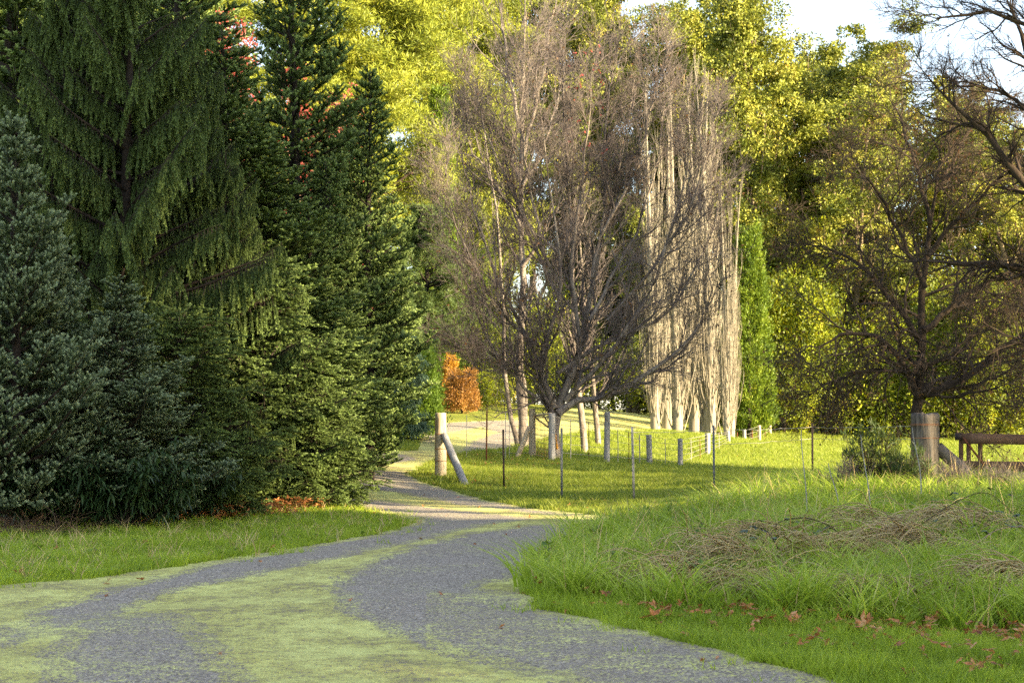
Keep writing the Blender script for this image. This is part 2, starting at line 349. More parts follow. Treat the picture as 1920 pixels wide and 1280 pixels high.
# ================================================================ GROUND AND ROAD
ROAD = [(-900,1112),(0,1097),(150,1087),(300,1067),(430,1046),(560,1027),(700,1002),(768,984),(735,968),(600,952),(520,900),(520,847),(783,845),(786,820),(803,797),(850,791),(950,787),
 (1000,776),(1090,764),(1150,766),(1260,790),(1260,808),(1100,808),(1020,822),(952,842),(870,849),(808,864),(765,890),(790,903),(840,918),(910,938),(1010,955),(1170,971),(1300,984),(1165,990),
 (1060,1024),(1010,1060),(985,1110),(1005,1140),(1130,1165),(1330,1215),(1560,1280),(1900,1400),(2300,2600),(-3000,2600)]
GREYS = [
 [(100,1140),(300,1087),(430,1052),(560,1032),(700,1006),(770,988),(800,972),(700,955),(640,940),(640,930),(760,945),(900,962),(1000,972),(900,985),(800,1010),(700,1030),(600,1052),(450,1084),(300,1110),(250,1140),(110,1172),(60,1195),(0,1215),(10,1180)],
 [(110,1165),(300,1150),(400,1215),(430,1300),(300,1500),(60,1500),(70,1300),(120,1210)],
 [(625,1100),(700,1052),(800,1020),(900,998),(1010,985),(1120,984),(1165,990),(1060,1024),(1010,1058),(960,1085),(900,1092),(870,1105),(990,1120),(1010,1145),(1130,1170),(1330,1220),(1560,1285),(1800,1400),(1300,1400),(1090,1285),(900,1240),(760,1195),(690,1160),(640,1125)],
 [(680,850),(760,852),(780,862),(720,870),(680,868)], [(670,880),(750,884),(790,905),(900,938),(1000,957),(1160,974),(1000,962),(860,945),(760,925),(670,912)],
 [(800,800),(850,792),(945,788),(980,790),(950,815),(900,800),(840,812),(800,835)], [(880,830),(950,805),(1000,800),(950,842),(870,848)],
]
def polar(y0, y1, ratio, t0, t1, nt_):
    n = int(math.log(y1/y0)/math.log(ratio)); Y = np.geomspace(y0, y1, n); T = np.linspace(t0, t1, nt_)
    YY, TT = np.meshgrid(Y, T, indexing='ij'); return TT*YY, YY, n
X_, Y_, n_ = polar(5.5, 112, 1.0042, -.42, .42, 620)
Z_ = gz(X_, Y_); Vr = np.stack([X_, Y_, Z_+.008], -1)
def jproj(x, y, z, amp):
    ox = amp*(np.sin(x*5.3+np.sin(y*3.9)*2)+.6*np.sin(x*13+y*9))*.5; oy = amp*(np.sin(y*4.7+np.sin(x*4.1)*2)+.6*np.sin(y*15-x*8))*.5
    return proj(np.stack([x+ox, y+oy, z], -1))
cx_ = (X_[:-1, :-1]+X_[1:, 1:])/2; cy_ = (Y_[:-1, :-1]+Y_[1:, 1:])/2; cz_ = (Z_[:-1, :-1]+Z_[1:, 1:])/2
px, py = jproj(cx_, cy_, cz_, .05)
keep = inpoly(px, py, ROAD) & (cy_ < 110)
m_ = np.zeros(X_.shape); NJ = 6
for k in range(NJ):
    a = np.sin(k*2.1)*.12; px, py = jproj(X_+a, Y_+np.cos(k*2.1)*.25, Z_, .10)
    g = np.zeros(X_.shape, bool)
    for gp in GREYS: g |= inpoly(px, py, gp)
    m_ += np.where(g, 0, 1)/NJ
moss = -.02+.96*m_
# right part of the right-hand track is mottled with thin moss
px, py = proj(Vr); moss = np.where((m_ < .6) & (px > 800) & (py > 1110), moss+.30, moss); moss = np.where((m_ < .5) & (px < 480) & (py > 1150), moss+.22, moss)
i = np.arange(X_.shape[0]-1)[:, None]*X_.shape[1]+np.arange(X_.shape[1]-1)[None]
Q = np.stack([i, i+1, i+1+X_.shape[1], i+X_.shape[1]], -1)[keep]
used, inv = np.unique(Q, return_inverse=True)
tag(mk('road', Vr.reshape(-1, 3)[used], inv.reshape(-1, 4), M['road'], smooth=True, attr={'moss': moss.ravel()[used]}), kind='structure')
# ground: fine polar sheet in front, coarse ring all round, one mesh
r = np.concatenate([np.linspace(.5, 6, 8), np.geomspace(6.3, 130, 330), np.geomspace(140, 1500, 14)]); th = np.concatenate([np.linspace(-.5, .5, 260), np.linspace(.53, 2*math.pi-.53, 90)])
RR, TH = np.meshgrid(r, th, indexing='ij'); GX, GY = RR*np.sin(TH), RR*np.cos(TH); GZ = gz(GX, GY)
CONIF = [(-900,1000),(-200,985),(0,1000),(150,1000),(300,988),(420,975),(550,962),(640,955),(660,945),(650,850),(640,800),(-900,800)]
gx, gy = proj(np.stack([GX, GY, GZ], -1)); lit = (inpoly(gx, gy, CONIF) & (GY > 12) & (GY < 75)).astype(float)
nr, nth = RR.shape; a = np.arange(nr-1)[:, None]*nth; b = np.arange(nth); b2 = (b+1) % nth
Qg = np.stack([a+b, a+nth+b, a+nth+b2, a+b2], -1).reshape(-1, 4)
# keep the grass below the road sheet
onroad = inpoly(gx, gy, ROAD) & (GY < 105) & (GY > 5) & (np.abs(TH) < .45)
tag(mk('ground', np.stack([GX, GY, GZ-.012*onroad], -1).reshape(-1, 3), Qg, M['ground'], smooth=True, attr={'litter': lit.ravel()}), kind='structure')

# ================================================================ GRASS
def scatter(polyg, Ymin, Ymax, dens, wid=.42, jit=.06, power=1.0, rng=RNG, excl=None, xmax=None):
    """random ground points (per m2) whose foot falls in the region; density falls off with distance"""
    n = int(dens*wid*(Ymax**2-Ymin**2)); u = rng.random(n); Y = np.sqrt(Ymin**2+u*(Ymax**2-Ymin**2)); X = (rng.random(n)*2-1)*wid*Y
    kp = rng.random(n) < (Ymin/Y)**power; X, Y = X[kp], Y[kp]; Z = gz(X, Y)
    px, py = jproj(X, Y, Z, jit); ok = inpoly(px, py, polyg)
    if excl is not None: ok &= ~inpoly(px, py, excl)
    return np.stack([X, Y, Z], -1)[ok]
def blades(C, h, w_, lean, seg, rng=RNG, flat=0.0):
    """curved tapering blades"""
    Mn = len(C); az = rng.random(Mn)*2*math.pi; L = np.stack([np.cos(az), np.sin(az), 0*az], -1)
    az2 = az+math.pi/2+rng.normal(size=Mn)*.8; S = np.stack([np.cos(az2), np.sin(az2), 0*az], -1)
    h = np.broadcast_to(h, (Mn,)); ln = np.broadcast_to(lean, (Mn,))*(.4+1.0*rng.random(Mn))
    V = []
    for k in range(seg+1):
        t = k/seg; c = C+np.array([0, 0, 1.])*(h*(t-flat*t*t))[:, None]+L*(h*ln*t**1.8)[:, None]; ww = (w_*(1-t**1.6)*.5+.0006)
        ww = np.broadcast_to(ww, (Mn,))[:, None]
        V += [c-S*ww, c+S*ww]
    V = np.stack(V, 1); i = np.arange(Mn)[:, None, None]*(2*seg+2)+np.arange(seg)[None, :, None]*2
    Q = (i+np.array([0, 1, 3, 2])).reshape(-1, 4)
    return V.reshape(-1, 3), Q, 2*seg+2
def patch_noise(C, s):
    return .5+.25*np.sin(C[:, 0]*s+1.3*np.sin(C[:, 1]*s*.7))+.25*np.sin(C[:, 1]*s*1.3+C[:, 0]*s*.5)
def grass(name, C, h, w_, lean, seg, mat, hv=.5, bias=0, flat=0.0, down=.03):
    n = len(C); pn = patch_noise(C, 2.4); rn = np.clip(.25*pn+.55*RNG.random(n)+.1+bias, 0, 1); hh = h*(1-hv+2*hv*RNG.random(n))*(.6+.7*patch_noise(C, 3.7)) if np.isscalar(h) else h
    C = C.copy(); C[:, 2] -= down
    V, Q, k = blades(C, hh+down, w_, lean, seg, flat=flat)
    return tag(mk(name, V, Q, M[mat], attr={'rnd': np.repeat(rn, k)}), kind='stuff')
LEFTG = [(-900,1112),(0,1098),(150,1088),(300,1068),(430,1047),(560,1028),(700,1003),(770,984),(735,968),(640,950),(420,960),(150,985),(-900,985)]
grass('grass', scatter(LEFTG, 13, 32, 2600, .36, .07, 1.0), .055, .010, .7, 2, 'lawn', .5)
t_ = scatter(LEFTG, 13, 32, 60, .36, .07, .6); tag(grass('grass', np.repeat(t_, 9, 0)+RNG.normal(size=(len(t_)*9, 3))*[.03, .03, 0], .10, .010, .7, 2, 'lawn', .4), kind='stuff')
for PG_, y0_, y1_ in ((LEFTG, 13, 30),): t_ = scatter(PG_, y0_, y1_, 22, .36, .8, .5); grass('grass', np.repeat(t_, 12, 0)+RNG.normal(size=(len(t_)*12, 3))*[.05, .04, 0], .075, .012, .8, 2, 'lawn', .5, .1)
for d_, h_ in ((9, .11), (5, .16)): t_ = scatter(LEFTG, 13, 30, d_, .36, .3, .4); grass('dead_grass', np.repeat(t_, 5, 0)+RNG.normal(size=(len(t_)*5, 3))*[.03, .03, 0], h_, .010, .8, 3, 'straw', .5)
MIDL = [(640,848),(783,845),(786,820),(770,808),(640,808)]
grass('grass', scatter(MIDL, 40, 62, 330, .15, .05, 0), .10, .03, .6, 1, 'paddock', .5)
PADD = [(765,890),(808,864),(870,849),(952,842),(1020,822),(1100,808),(1260,808),(1700,812),(1920,830),(2000,930),(1400,960),(1300,984),(1170,971),(1010,955),(910,938),(840,918),(790,903)]
grass('grass', scatter(PADD, 24, 50, 1500, .32, .12, .8), .065, .016, .7, 1, 'paddock', .5)
grass('grass', scatter(PADD, 50, 100, 130, .32, .12, .3), .11, .045, .7, 1, 'paddock', .5)
t_ = scatter(PADD, 24, 90, 5, .32, .12, .3); grass('grass', np.repeat(t_, 14, 0)+RNG.normal(size=(len(t_)*14, 3))*[.07, .07, 0], .13, .02, .8, 2, 'paddock', .4)
VERGE = [(985,1105),(1100,1125),(1300,1150),(1600,1180),(2300,1225),(2500,1700),(1900,1400),(1560,1282),(1330,1217),(1130,1167),(1005,1141)]
grass('grass', scatter(VERGE, 8.5, 18, 6500, .42, .05, .8), .05, .008, .7, 2, 'lawn', .5, -.05)
t_ = scatter(VERGE, 8.5, 18, 22, .42, .7, .5); grass('grass', np.repeat(t_, 12, 0)+RNG.normal(size=(len(t_)*12, 3))*[.05, .04, 0], .06, .009, .8, 2, 'lawn', .5, .1); t_ = scatter(VERGE, 8.5, 18, 90, .42, .1, .5); grass('grass', np.repeat(t_, 10, 0)+RNG.normal(size=(len(t_)*10, 3))*[.03, .03, 0], .10, .008, .6, 3, 'lawn', .4, -.1)
BANK = [(1300,982),(1165,988),(1060,1022),(1010,1058),(985,1105),(1100,1128),(1300,1150),(1600,1175),(2500,1215),(2500,880),(1760,885),(1560,893),(1400,930)]
BANKC = scatter(BANK, 12, 30, 620, .40, .10, .6)
_d = patch_noise(BANKC+7.3, 1.3)
grass('grass', BANKC, .14+.30*RNG.random(len(BANKC))**1.3*(.3+1.2*patch_noise(BANKC, 2.1))*np.where((BANKC[:, 1] > 21.5) & ((BANKC[:, 0]/BANKC[:, 1] < .165) | (BANKC[:, 0]/BANKC[:, 1] > .245)), .5, 1), .015, .75, 4, 'tall', flat=.2)
# tussocks of longer blades fountaining from one foot
t_ = scatter(BANK, 12, 30, 12, .40, .10, .3); t_ = t_[~((t_[:, 1] > 21.5) & (t_[:, 0]/t_[:, 1] > .245))]; c_ = np.repeat(t_, 46, 0)+RNG.normal(size=(len(t_)*46, 3))*[.045, .045, 0]
hh = np.repeat(.24+.42*RNG.random(len(t_))**1.8, 46)*(.6+.5*RNG.random(len(c_)))
tg = grass('grass', c_, hh, .017, .95, 5, 'tall', bias=.10, flat=.3)
# dead grass thatch, laid over in mounds where the photograph has them
def mound(px_, Y, rx, ry, n, h, az0):
    n = int(n*.42); rx *= .8
    c = gpt(px_, Y); q = RNG.normal(size=(n, 2))*[rx, ry]; C = np.stack([c[0]+q[:, 0], c[1]+q[:, 1]], -1); C = np.c_[C, gz(C[:, 0], C[:, 1])+h*np.exp(-(q[:, 0]/rx)**2-(q[:, 1]/ry)**2)*.8*RNG.random(n)]
    C[:, 2] += .16; D = np.stack([np.cos(az0+RNG.normal(size=n)*.5), np.sin(az0+RNG.normal(size=n)*.5), .7+.3*RNG.random(n)], -1)
    P, R = grow(C, D, .34+.34*RNG.random(n), np.full(n, .0075), 8, .07, (0, 0, -1.9)); 
    return P, R
PP, RR2 = [], []
for a in [(1290,14.6,.25,.18,500,.16,3.4),(1380,15.4,.3,.2,600,.25,3.5),(1480,15.6,.14,.12,300,.42,-1.2),(1530,16.0,.3,.2,420,.3,-.4),(1700,16.6,.5,.25,900,.32,3.3),(1620,18.5,.5,.3,700,.3,3.1),(1900,13.7,.3,.2,800,.22,3.3),(1400,14.0,.4,.12,500,.08,.3),(1600,13.6,.5,.1,500,.08,3),(1800,18.5,.6,.4,700,.3,3),(1440,17.6,.4,.3,500,.2,3.2),(1300,16.4,.4,.3,260,.2,3.2)]:
    p_, r_ = mound(*a); PP.append(p_); RR2.append(r_)
P_, R_ = np.concatenate(PP), np.concatenate(RR2); R_ = np.maximum(R_, .0028); V, Q = tubes(P_, R_, 3)
tag(mk('dead_grass', V, Q, M['straw'], attr={'rnd': np.repeat(RNG.random(len(P_)), 24)}), kind='stuff')
# upright dead stalks mixed through the bank
t_ = scatter(BANK, 12, 30, 26, .40, .1, .2); grass('dead_grass', t_, .38*(.5+.9*RNG.random(len(t_))), .011, .45, 4, 'straw', flat=.1)
# fallen leaves
def leafdrop(polyg, y0, y1, dens, size, wid=.42, lift=.02, pw=0.3):
    C = scatter(polyg, y0, y1, dens, wid, .2, pw); n = len(C)
    if not n: return None
    C[:, 2] += lift*RNG.random(n)+.012
    acc = Acc()
    base = np.stack([RNG.normal(size=n), RNG.normal(size=n), RNG.normal(size=n)*.25], -1); base = norm(base)
    up = norm(np.stack([RNG.normal(size=n)*.3, RNG.normal(size=n)*.3, np.ones(n)], -1)); sd = norm(np.cross(up, base))
    sz = size*(.5+.8*RNG.random(n))
    for k in range(5):
        a = (k-2)*.75; d = base*math.cos(a)+sd*math.sin(a)+up*RNG.normal(size=(n, 1))*.3; d = norm(d)
        V, Q = leaves(C, d, sz*(1-.12*abs(k-2)), sz*.42, roll=up+RNG.normal(size=(n, 3))*.35); acc.add(V, Q)
    return tag(acc.mk('fallen_leaves', M['litter']), kind='stuff')
leafdrop(VERGE, 8.5, 18, 4.5, .075, lift=.05); leafdrop([(1150,1120),(1300,1120),(1600,1140),(2300,1170),(2300,1250),(1600,1195),(1300,1165)], 9, 18, 42, .08, lift=.10); leafdrop([(1000,1100),(1150,1090),(1500,1080),(2300,1100),(2300,1330),(1800,1270),(1300,1190),(1040,1140)], 9, 18, 20, .07, lift=.12)
leafdrop(BANK, 12, 22, 1.2, .055, lift=.2); leafdrop(ROAD, 9, 45, .45, .055, .34); leafdrop(PADD, 24, 70, 2.0, .06, .3)
leafdrop([(1060,925),(1250,940),(1300,978),(1170,971),(1050,955)], 24, 32, 40, .055); leafdrop([(765,890),(840,880),(980,890),(960,935),(840,918)], 30, 46, 14, .055); leafdrop(LEFTG, 13, 30, .9, .07, lift=.06)
leafdrop([(330,945),(560,930),(640,945),(600,966),(420,978),(250,992)], 20, 34, 150, .07, lift=.22)
leafdrop([(880,850),(1040,850),(1060,872),(900,880)], 40, 52, 16, .07)

# ================================================================ CONIFERS
def conifer(H, Rb, z0, seed, whorl=.27, nper=7, droop=-.1, weep=0., up=.25, nl=.03, nw=.009, spacing=.020, sec=.12, ter=.075, shape=.8, tl=.11, curl=.5, lowt=.75):
    """trunk, limbs, flat sprays of side shoots and needles on every shoot; returns meshes"""
    g = np.random.default_rng(seed); zs = np.arange(z0, H-.15, whorl); S, D, L = [], [], []
    for z in zs:
        t = (z-z0)/(H-z0); ln = Rb*(1-t)**shape*min(1, lowt+t*4)+.10; k = max(4, int(nper*(.55+.45*(1-t))+.5))
        for j in range(k):
            az = j*2*math.pi/k+g.random()*1.0+z*3; lob = .5+.5*math.sin(az*2+z*1.9+seed)*math.sin(az*3-z*1.3+seed*2)
            if lob < .16 and g.random() < .75: continue
            e = droop+(1.0*t**1.5)+g.normal()*.10
            S.append((0, 0, z+g.normal()*.1)); D.append((math.cos(az)*math.cos(e), math.sin(az)*math.cos(e), math.sin(e))); L.append(ln*(.50+.45*g.random()+.55*lob))
    S, D, L = map(np.array, (S, D, L)); P1, R1 = grow(S, D, L, .012+.010*L, 9, .05, (0, 0, up), g)
    top = np.array([[[0, 0, H*.75], [0.02, 0, H*.88], [0, .01, H]]])
    # side shoots in the plane of the limb
    def planar(P, R, step, frac, ang, ltail, downv, lmin=.05, t0=.12):
        Lp = np.linalg.norm(np.diff(P, axis=1), axis=2).sum(1); k = np.maximum(2, (Lp/step).astype(int)); idx = np.repeat(np.arange(len(P)), k*2)
        kk = np.repeat(k*2, k*2); off = np.arange(len(idx))-np.repeat(np.cumsum(k*2)-k*2, k*2); side = np.where(off % 2 == 0, 1., -1.)
        t = np.clip(t0+(1-t0)*(off+g.random(len(idx)))/kk, 0, .985); Sx, T = sample(P, idx, t); T = norm(T)
        up_ = norm(np.array([0, 0, 1.])-T*T[:, 2:3]); sd = np.cross(T, up_)
        d = T*math.cos(ang)+sd*(side*math.sin(ang))[:, None]+g.normal(size=(len(idx), 3))*.16; d[:, 2] += downv
        ln = np.maximum(lmin, ltail(Lp[idx], t))*(.65+.6*g.random(len(idx))); r, _ = sample(R, idx, t)
        return Sx, norm(d), ln, r*.5, idx, t
    S2, D2, L2, r2, i2, t2 = planar(P1, R1, sec, .4, 1.0, lambda Lp, t: .14+.46*Lp*(1-t)*(.35+.65*np.minimum(1, t*3)), -.05-weep*1.2)
    if weep: L2 = L2*.35+.18+.38*g.random(len(L2))
    P2, R2 = grow(S2, D2, L2, np.minimum(r2, .006), 5, .06, (0, 0, .15-weep*2.2), g)
    S3, D3, L3, r3, i3, t3 = planar(P2, R2, ter, .5, .85-.45*(weep > .5), lambda Lp, t: tl*(1.1-.45*t)+0*Lp, .10-weep*.9, t0=.08)
    P3, R3 = grow(S3, D3, L3, np.full(len(S3), .003), 3, .06, (0, 0, curl*(1-weep)-weep*.9), g)
    # needles
    def need(P, l0=0.0, t_tip=True):
        Lp = np.linalg.norm(np.diff(P, axis=1), axis=2).sum(1); k = np.maximum(2, (Lp/spacing).astype(int)); idx = np.repeat(np.arange(len(P)), k)
        off = np.arange(len(idx))-np.repeat(np.cumsum(k)-k, k); t = np.clip(l0+(1-l0)*(off+.7)/np.repeat(k, k), 0, 1); C, T = sample(P, idx, t); T = norm(T)
        A, B = frames(T); out = Acc()
        for q in range(4):
            ph = g.random(len(idx))*.9+q*1.57+t*4; d = T*.75+(A*np.cos(ph)[:, None]+B*np.sin(ph)[:, None])*.8
            d[:, 2] += .12
            V, Fx = tris(C, d, nl*(.8+.4*g.random(len(idx)))*(1.1-.3*t), nw, g); out.add(V, Fx, np.repeat(t if t_tip else t*.3, 3))
        return out.out()+(np.concatenate(out.A),)
    A_ = Acc()
    for P, l0 in ((P3, 0.), (P2, .25), (P1[:, 4:], .0)): A_.add(*need(P, l0))
    wood = Acc(); n = 12; zt = np.linspace(-.3, H, n); tp = np.c_[.04*np.sin(zt), .04*np.cos(zt*1.3), zt][None]
    wood.add(*tubes(tp, (.016*H*(1-np.linspace(0, 1, n))+.012)[None], 10)); wood.add(*tubes(P1, R1, 4)); wood.add(*tubes(P2, R2, 3))
    A_.add(*need(tp[:, -3:], .2))
    return wood, A_
def contree(name, label, cat, loc, spec, mat, group, rz=0, s=1):
    wood, nee = conifer(**spec); r_ = thing(name, label, cat, loc, group, rz, s)
    wood.mk('trunk', M['bark_con'], r_, True); nee.mk('crown', M[mat], r_, attr='tip'); return r_
def rel(px_, Y, ytop):   # height needed so the tip reaches picture row ytop
    p = gpt(px_, Y); return p, float(at(px_, ytop, Y)[2]-p[2])
GC = 'dark conifers crowded along the left of the road'
# prototypes are built at a nominal size and copied at other sizes
p, h = rel(690, 37, 128)
firA = contree('fir_tree', 'slender dark fir with a bare leader, the rightmost of the dark conifers', 'fir tree', p, dict(H=h, Rb=1.35, z0=.4, seed=3, whorl=.34, nper=9, droop=-.28, up=.85, nl=.040, nw=.024, spacing=.018, sec=.20, ter=.13, tl=.18, shape=.62, lowt=.35), 'fir', GC)
firA_h = h; p, h2 = rel(415, 31, 52)
dup(firA, 'dark green fir whose thin tip shows just below the top edge', p, 2.1, (1.5, 1.5, h2/h), GC)
p, h2 = rel(545, 35, -260); dup(firA, 'very dark tall conifer left of the slender fir, its tip out of view', p, 4.0, (1.35, 1.35, h2/h), GC)
p, h2 = rel(15, 31, -400); dup(firA, 'tall dark conifer in the upper left corner behind the silvery fir', p, 1.0, (2.2, 2.2, h2/h), GC)
p, h2 = rel(330, 36, -250); dup(firA, 'tall dark conifer behind the weeping spruces, its limbs filling the gap near the top edge', p, 5.2, (1.7, 1.7, h2/h), GC)
p, h2 = rel(575, 31.5, 395); dup(firA, 'mid height fir before the slender fir with pale edged shoots', p, .4, (1.1, 1.1, h2/h), GC)
for x, Yd, yt, s, rz, lab in [(652,39,185,1.25,4.8,'fir set back just left of the slender fir, filling the gap under the maple'),(470,30.5,240,1.7,3.3,'broad fir directly under the dark tall conifer in the middle of the wall'),(165,29.5,120,1.9,5.1,'broad fir between the silvery fir and the tall spruce'),(610,34,300,.95,1.9,'dense fir just left of the slender fir under the red leaves'),(330,29.5,330,1.55,.9,'dense fir behind the drooping olive spruce near the centre of the wall')]:
    p, h2 = rel(x, Yd, yt); dup(firA, lab, p, rz, (s, s, h2/h), GC)
p, h = rel(25, 22.5, 245)
firB = contree('fir_tree', 'silvery blue green fir with upturned shoots at the left edge of the photograph', 'fir tree', p, dict(H=h, Rb=1.5, z0=.3, seed=5, whorl=.34, nper=9, droop=.0, up=.9, nl=.034, nw=.020, spacing=.015, sec=.17, ter=.11, tl=.16), 'fir_blue', GC, .5)
p, h2 = rel(225, 23.6, 545); dup(firB, 'low blue green fir with wide level limbs beside the silvery fir', p, 2.5, (1.05, 1.05, h2/h), GC)
p, h2 = rel(90, 23.8, 470); dup(firB, 'short fir squeezed behind the silvery one near the left edge', p, 4.4, (.9, .9, h2/h), GC)
p, h = rel(235, 27.5, -180)
sprA = contree('spruce_tree', 'tall olive green spruce with curtains of hanging shoots, upper left of the group', 'spruce tree', p, dict(H=h, Rb=2.7, z0=.3, seed=9, whorl=.5, nper=9, droop=-.02, up=.25, weep=.95, nl=.030, nw=.019, spacing=.018, sec=.075, ter=.12, shape=.6, tl=.15), 'spruce', GC)
p, h2 = rel(118, 28.2, -60); dup(sprA, 'olive weeping spruce between the silvery fir and the tallest weeping one', p, 4.1, (.85, .85, h2/h), GC)
p, h2 = rel(345, 29.2, 60); dup(sprA, 'weeping spruce just right of the tallest one, its curtain hiding the limbs behind', p, 1.2, (.75, .75, h2/h), GC)
p, h2 = rel(420, 28.5, 285); dup(sprA, 'drooping olive spruce in the middle of the group with thin yellowish leaders', p, 2.9, (.62, .62, h2/h), GC)
p, h = rel(492, 28.3, 520)
sprB = contree('spruce_tree', 'low broad olive spruce sweeping down to the grass beside the road bend', 'spruce tree', p, dict(H=h, Rb=1.55, z0=.12, seed=12, whorl=.32, nper=9, droop=-.12, up=.65, weep=.2, nl=.034, nw=.020, spacing=.016, sec=.17, ter=.12, shape=.5, tl=.16), 'spruce', GC)
p, h2 = rel(335, 25.5, 600); dup(sprB, 'low spruce with drooping skirts behind the long leaved shrub', p, 2.0, (.9, .9, h2/h), GC)
p, h2 = rel(600, 28.5, 735); dup(sprB, 'small spruce with yellow green sunlit tips at the road edge', p, 3.6, (.62, .62, h2/h), GC, {'crown': M['spruce']})

# ================================================================ LEAFY CROWNS (clumps of leaves round a branch frame)
def clump_leaves(C, Rc, n, L, W, g, flat=.7, out=.8, upb=.1, shell=.45, droop=0.):
    """leaves through and around ellipsoidal clumps; C (K,3) Rc (K,)"""
    K = len(C); idx = np.repeat(np.arange(K), n); d = norm(g.normal(size=(K*n, 3))); r = (shell+(1-shell)*g.random(K*n)**.6)
    r *= 1+.25*np.sin(d[:, 0]*5+idx)*np.sin(d[:, 1]*6+idx*2)
    P = C[idx]+d*(r*Rc[idx])[:, None]*[1, 1, flat]; D = norm(d*out+g.normal(size=P.shape)*.7+[0, 0, upb-droop])
    return leaves(P, D, L*(.6+.8*g.random(K*n)), W, g)
def frame_tree(H, g, nlimb, spread, t0, ang, r0, lean=.03, sub=5, up=.7, trunks=1, wob=.05):
    Ps = []
    S = np.zeros((trunks, 3)); 
    if trunks > 1: S[:, :2] = g.normal(size=(trunks, 2))*.25
    S[:, 2] = -.4
    D = np.c_[g.normal(size=(trunks, 2))*lean*(1.5 if trunks > 1 else 1), np.ones(trunks)]
    P0, R0 = grow(S, D, np.full(trunks, H*.93)*(.85+.15*g.random(trunks) if trunks > 1 else 1), np.full(trunks, r0), 14, wob*.5, (0, 0, .5), g, .12)
    s, d, r, i, t = spawn(P0, R0, nlimb, t0, .97, ang, g, .15, .55, .15)
    P1, R1 = grow(s, d, spread*(1.15-.75*(t-t0)/(1-t0))*(.6+.6*g.random(len(s))), r, 8, .10, (0, 0, up), g)
    s, d, r, i, t = spawn(P1, R1, sub, .3, .98, .6, g, .2, .6, .1)
    P2, R2 = grow(s, d, spread*.38*(.5+.8*g.random(len(s))), r, 5, .12, (0, 0, up*.6), g)
    w_ = Acc().add(*tubes(P0, R0, 9)).add(*tubes(P1, R1, 5)).add(*tubes(P2, R2, 3)); return w_, P0, P1, P2
def eucalypt(seed, H=27, spread=6.2, n=620, trunks=2, t0=.2):
    g = np.random.default_rng(seed); w_, P0, P1, P2 = frame_tree(H, g, 17, spread, t0, .70, .30, .07, 3, .75, trunks)
    C = np.concatenate([P2[:, -1], P2[:, -2][::2], P1[:, -1]]); C = C[g.random(len(C)) < .52]; Rc = .65+.95*g.random(len(C))**1.4
    # break each clump into lobes
    K = 4; idx = np.repeat(np.arange(len(C)), K); C2 = C[idx]+g.normal(size=(len(idx), 3))*(Rc[idx]*.55)[:, None]*[1, 1, .6]; R2 = Rc[idx]*(.42+.28*g.random(len(idx)))
    V, Q = clump_leaves(C2, R2, n//K, .21, .105, g, .72, .9, .1, .72, .25); return w_, (V, Q)
def leafy(name, label, cat, loc, wood, lv, wm, lm, group, rz=0, s=1):
    r_ = thing(name, label, cat, loc, group, rz, s); wood.mk('trunk', M[wm], r_, True); mk('crown', lv[0], lv[1], M[lm], r_); return r_
p, h2 = rel(0, 52, -200)
for k, (x, Yd, yt, s) in enumerate([(-40,50,-300,3.2),(100,56,-300,3.2),(230,60,-260,3.4),(340,54,-200,2.6),(455,58,240,2.4),(560,56,500,1.9),(20,64,-300,3.4)]):
    p, h2 = rel(x, Yd, yt); dup(firA, ['dense fir far behind the silvery fir at the left edge','dense fir deep behind the weeping spruce','dense fir behind the middle of the dark conifers','shaded fir behind the drooping olive spruce','fir far behind the pale edged fir, seen only through gaps','short fir deep behind the broad spruce','rearmost fir at the far left'][k], p, k*1.3, (s, s, h2/firA_h), GC)
GE = 'tall eucalypts across the back of the paddock'
eu = []
EUC = [  # px, depth, ytop, proto, rz, label
 (1185,118,-35,0,.3,'tall eucalypt directly behind the top of the big bare tree'),
 (1420,112,-40,1,1.7,'tallest eucalypt right of the pale poplars with bunched bright foliage'),
 (1345,126,-10,2,3.3,'eucalypt rising behind the pale poplars'),
 (1270,121,15,1,4.4,'eucalypt whose crown fills the skyline left of the pale poplars'),
 (1470,132,20,2,2.2,'eucalypt set back behind the tallest one'),
 (1655,134,60,0,5.9,'eucalypt set back deep behind the bare oak'),
 (1570,112,150,0,1.1,'shorter eucalypt in front of the airy crowned one'),
 (1520,122,30,0,4.1,'eucalypt with airy crown left of the patch of open sky'),
 (1610,116,95,1,2.9,'eucalypt with dark trunk forks left of the bare oak crown'),
 (1700,120,85,2,.9,'eucalypt standing behind the centre of the bare oak'),
 (1790,114,165,0,5.3,'shorter eucalypt on the falling skyline behind the bare oak'),
 (1880,118,215,1,.2,'shortest eucalypt near the right edge of the photograph'),
 (1960,112,190,2,2.2,'eucalypt cut by the right edge of the photograph'),
 (1080,126,-30,1,5.0,'eucalypt glimpsed between the tall pale stemmed tree and the big bare tree'),
 (1000,120,-120,0,2.3,'eucalypt behind the tall pale stemmed tree'),
 (905,124,-160,2,4.6,'eucalypt left of the tall pale stemmed tree, its top out of view')]
for k, (px_, Y, yt, pr, rz, lab) in enumerate(EUC):
    p, h = rel(px_, Y, yt)
    while len(eu) <= pr and k == len(eu):
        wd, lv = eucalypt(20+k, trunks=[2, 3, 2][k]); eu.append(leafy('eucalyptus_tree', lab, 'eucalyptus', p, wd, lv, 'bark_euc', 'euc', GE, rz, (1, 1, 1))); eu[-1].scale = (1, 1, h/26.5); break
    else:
        dup(eu[pr], lab, p, rz, (1.05, 1.05, h/26.5), GE)
